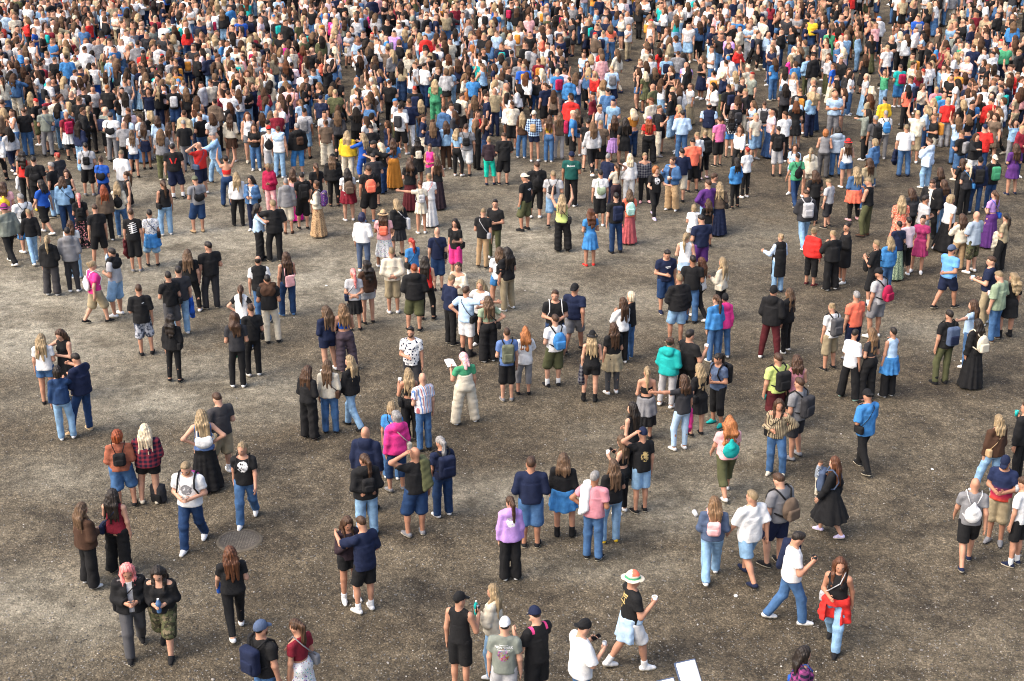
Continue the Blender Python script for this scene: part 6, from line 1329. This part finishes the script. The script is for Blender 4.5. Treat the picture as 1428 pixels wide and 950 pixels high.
def crowd():
    pts = [[r[0], r[1]] for r in PEOPLE]; out = []
    grid = {}
    def key(p): return (int(math.floor(p[0]/.8)), int(math.floor(p[1]/.8)))
    for p in pts: grid.setdefault(key(p), []).append(p)
    def free(p, r):
        a, b = key(p)
        return all((q[0]-p[0])**2 + (q[1]-p[1])**2 > r*r for i in (-1, 0, 1) for j in (-1, 0, 1) for q in grid.get((a+i, b+j), ()))
    for (px, py, ti, tc_, bc, hc, turn) in PINS:
        p = list(cam_point(px, py))
        if free(p, .34): grid.setdefault(key(p), []).append(p); out.append((p, ti, tc_, bc, hc, turn, None))
    n = 0
    Y0, Y1, KX = 38, 118, .47
    for _ in range(int(3.2*KX*((Y1 + 6)**2 - (Y0 + 6)**2)*.66/2.1)):
        Y = math.sqrt(rng.uniform((Y0 + 6)**2, (Y1 + 6)**2)) - 6; X = rng.uniform(-KX, KX)*(Y + 6)
        turn = None if rng.uniform() < .55 else rng.uniform(-180, 180)
        for q in range(int(rng.choice([1, 2, 3, 4], p=[.34, .34, .2, .12]))):          # friends stand together
            a = rng.uniform(0, 6.3); r = 0 if q == 0 else rng.uniform(.45, .85); p = [X + r*math.cos(a), Y + r*math.sin(a)]
            px, py = to_pixel(*p)
            if py < -40 or px < -70 or px > 1500 or rng.uniform() > density(px, py)*CD/3.2 or not free(p, .36 + .10*rng.uniform()): continue
            grid.setdefault(key(p), []).append(p)
            tn = None
            if turn is not None and q: tn = math.degrees(math.atan2(p[0] - X, p[1] - Y)) + 180 + rng.normal(0, 25)     # turned in towards the group
            out.append((p, int(rng.choice(len(SPEC))), pick(TOPC), pick(BOTC), pick(HAIRC), tn, None))
    return out
CR = crowd(); Vs = []; Qs = []; Cs = []; nv = 0
PACKC = ['black', 'navy', 'grey', 'black', 'teal', 'orange', 'crimson', 'lgrey', 'char']
for (p, ti, tcn, bcn, hcn, turn, _) in CR:
    px, py = to_pixel(*p); V, Q, pv = TPL[(0 if py > 120 else 1, ti)]
    face = STAGE - p; base_h = -math.atan2(face[0], face[1])
    if turn is not None: ang = -math.atan2(p[0], p[1]) - math.radians(turn)
    else: ang = base_h + (rng.normal(0, .62) if rng.uniform() < .80 else rng.uniform(-3.1, 3.1)) + (.55 if px > 900 else 0)
    sc = rng.normal(1.0, .04)*(1.03 if SPEC[ti][0] == 'f' else 1.03); wd = rng.uniform(.94, 1.10)
    c, s = math.cos(ang), math.sin(ang); R = np.array([[c, -s, 0], [s, c, 0], [0, 0, 1]], np.float32)
    Vs.append((V*[sc*wd, sc*wd, sc]) @ R.T + [p[0], p[1], 0]); Qs.append(Q + nv); nv += len(V)
    if hcn not in HAIR: hcn = 'br'
    shc = PAL[['white', 'white', 'black', 'black', 'cream', 'grey', 'navy'][rng.randint(7)]]
    hcol = HAIR[hcn]
    if SPEC[ti][2] == 'S' and rng.uniform() < .13: hcol = PAL[['white', 'black', 'navy', 'red', 'cream', 'azure', 'khaki'][rng.randint(7)]]     # a cap
    pal = np.array([SKIN[rng.choice(4, p=[.45, .38, .13, .04])], hcol, PAL[tcn], PAL[bcn], shc, PAL[PACKC[rng.randint(9)]]], np.float32)
    pal *= rng.uniform(.85, 1.15, (6, 1)); Cs.append(np.concatenate([pal[pv], np.ones((len(V), 1), np.float32)], 1))
me = mesh_from('crowd', np.concatenate(Vs).astype(np.float32), np.concatenate(Qs))
ca = me.color_attributes.new('tint', 'FLOAT_COLOR', 'POINT'); ca.data.foreach_set('color', np.concatenate(Cs).astype(np.float32).ravel())
cmx = bpy.data.materials.new('crowd clothing'); t, b, N, Lk = nodes(cmx); at = N('ShaderNodeAttribute'); at.attribute_name = 'tint'
tc = N('ShaderNodeTexCoord'); nz = noise(t, 9, 4, tc.outputs['Object'])
Lk(mixc(t, 1, at.outputs['Color'], ramp(t, nz.outputs[0], [(.28, .62), (.72, 1.38)]), 'MULTIPLY'), b.inputs['Base Color']); b.inputs['Roughness'].default_value = .85; b.inputs['Specular IOR Level'].default_value = .25
bump(t, b, noise(t, 22, 3, tc.outputs['Object']).outputs[0], .6, .03)
o = link('crowd', me, [cmx]); o['kind'] = 'stuff'; o['label'] = 'dense mass of hundreds of people in mixed summer clothes filling the far ground'; o['category'] = 'crowd'
print('crowd', len(CR), nv, round(time.time() - T0, 1), 's')

# ------------------------------------------------------------------ small things on the ground
def bag_on_ground():
    x, y = cam_point(223, 699); I = np.eye(3, dtype=np.float32)
    r = surf_obj('backpack', surface([(('b', vec(0, 0, .20), I, vec(.15, .10, .20), .08), []), (('e', vec(0, .0, .34), I, vec(.10, .07, .08)), [])], .015, 0, [], .012, 3), [cloth('char')], None)
    r.location = (x, y, 0); r.rotation_euler = (.12, 0, -.3); tag(r, 'dark backpack standing on the gravel behind the person in wine red plaid jacket', 'backpack')
    surf_obj('front_pocket', surface([(('b', vec(0, -.10, .14), I, vec(.11, .04, .09), .03), [])], .015), [cloth('black')], r)
    surf_obj('carry_loop', tube([vec(-.04, 0, .40), vec(-.03, 0, .45), vec(.03, 0, .45), vec(.04, 0, .40)], [.01]*4, 5), [cloth('black')], r)
bag_on_ground()
WH = cloth('white')
def litter(x, y, s, kind, label):
    gx, gy = cam_point(x, y)
    if kind == 'cup':
        V, Q = ring(.034, .043, 0, .12); R = np.array([[1, 0, 0], [0, .12, -.99], [0, .99, .12]], np.float32); o = link('paper_cup', mesh_from('paper_cup', (V*s) @ R.T + [0, 0, .042*s], Q), [WH])
    else:
        r = np.random.RandomState(int(x)); V, Q = blob(vec(0, 0, 0), np.eye(3), np.array([.05, .04, .022])*s, 9, 6); V = V*(1 + r.uniform(-.35, .35, (len(V), 1))); V[:, 2] += .02*s; o = link('crumpled_tissue', mesh_from('crumpled_tissue', V.astype(np.float32), Q, smooth=False), [WH])
    o.location = (gx, gy, 0); o.rotation_euler = (0, 0, x); tag(o, label, 'litter', 'white litter on the gravel' if kind != 'cup' else None)
litter(971, 722, 1.1, 'cup', 'empty white paper cup lying left above the pale pink backpack')
for (x, y, s, lb) in [(1026, 832, .8, 'white scrap lying below the person in the light denim shorts'), (800, 411, .7, 'white scrap on the gravel beside the navy t-shirt and backwards cap'), (455, 399, .7, 'white scrap right of the pale pink tote bag'), (1300, 655, .6, 'white scrap lying alone at right of the bright blue oversized t-shirt')]: litter(x, y, s, 'tissue', lb)
# white panel lamp on a stand, its top just inside the lower edge
def lamp(px, py, top, w, h, tilt, rotz, label):
    f, th, hh = 2000.0, 0.39269908169872414, 13.5; dx, dy = (px - 714)/f, -(py - 475)/f; v = np.array((dx, math.cos(th) + dy*math.sin(th), -math.sin(th) + dy*math.cos(th))); s = (top - hh)/v[2]; X, Y = v[0]*s, v[1]*s
    r = bpy.data.objects.new('panel_stand', None); COL.objects.link(r); r.location = (X, Y, 0); r.rotation_euler = (0, 0, rotz); tag(r, label, 'panel')
    c, sn = math.cos(tilt), math.sin(tilt); R = np.array([[1, 0, 0], [0, c, -sn], [0, sn, c]], np.float32); ce = vec(0, 0, top - .5*h*sn)
    surf_obj('panel', surface([(('b', ce, R, vec(w/2, h/2, .018), .012), [])], .010, 0, [], 0, 0, .004), [simple('white plastic', (.66, .67, .66), .45, .06, 6)], r)
    surf_obj('backing_frame', surface([(('b', ce - R[:, 2]*.024, R, vec(w/2 + .02, h/2 + .02, .014), .01), [])], .010, 0, [], 0, 0, .004), [cloth('slate')], r)
    surf_obj('pole', tube([vec(0, 0, .04), ce - R[:, 2]*.03], [.018, .018], 8), [cloth('black')], r)
    for a in (0, 2.1, 4.2): surf_obj('leg', tube([vec(0, 0, .42), vec(.38*math.cos(a), .38*math.sin(a), .012)], [.012, .012], 6), [cloth('black')], r)
lamp(963, 932, 1.45, .30, .46, .75, .35, 'white tilted panel on a black tripod at the bottom edge, the taller of two')
lamp(934, 956, 1.35, .25, .38, .75, .35, 'smaller white tilted panel on a tripod at the bottom edge, left of the taller one')
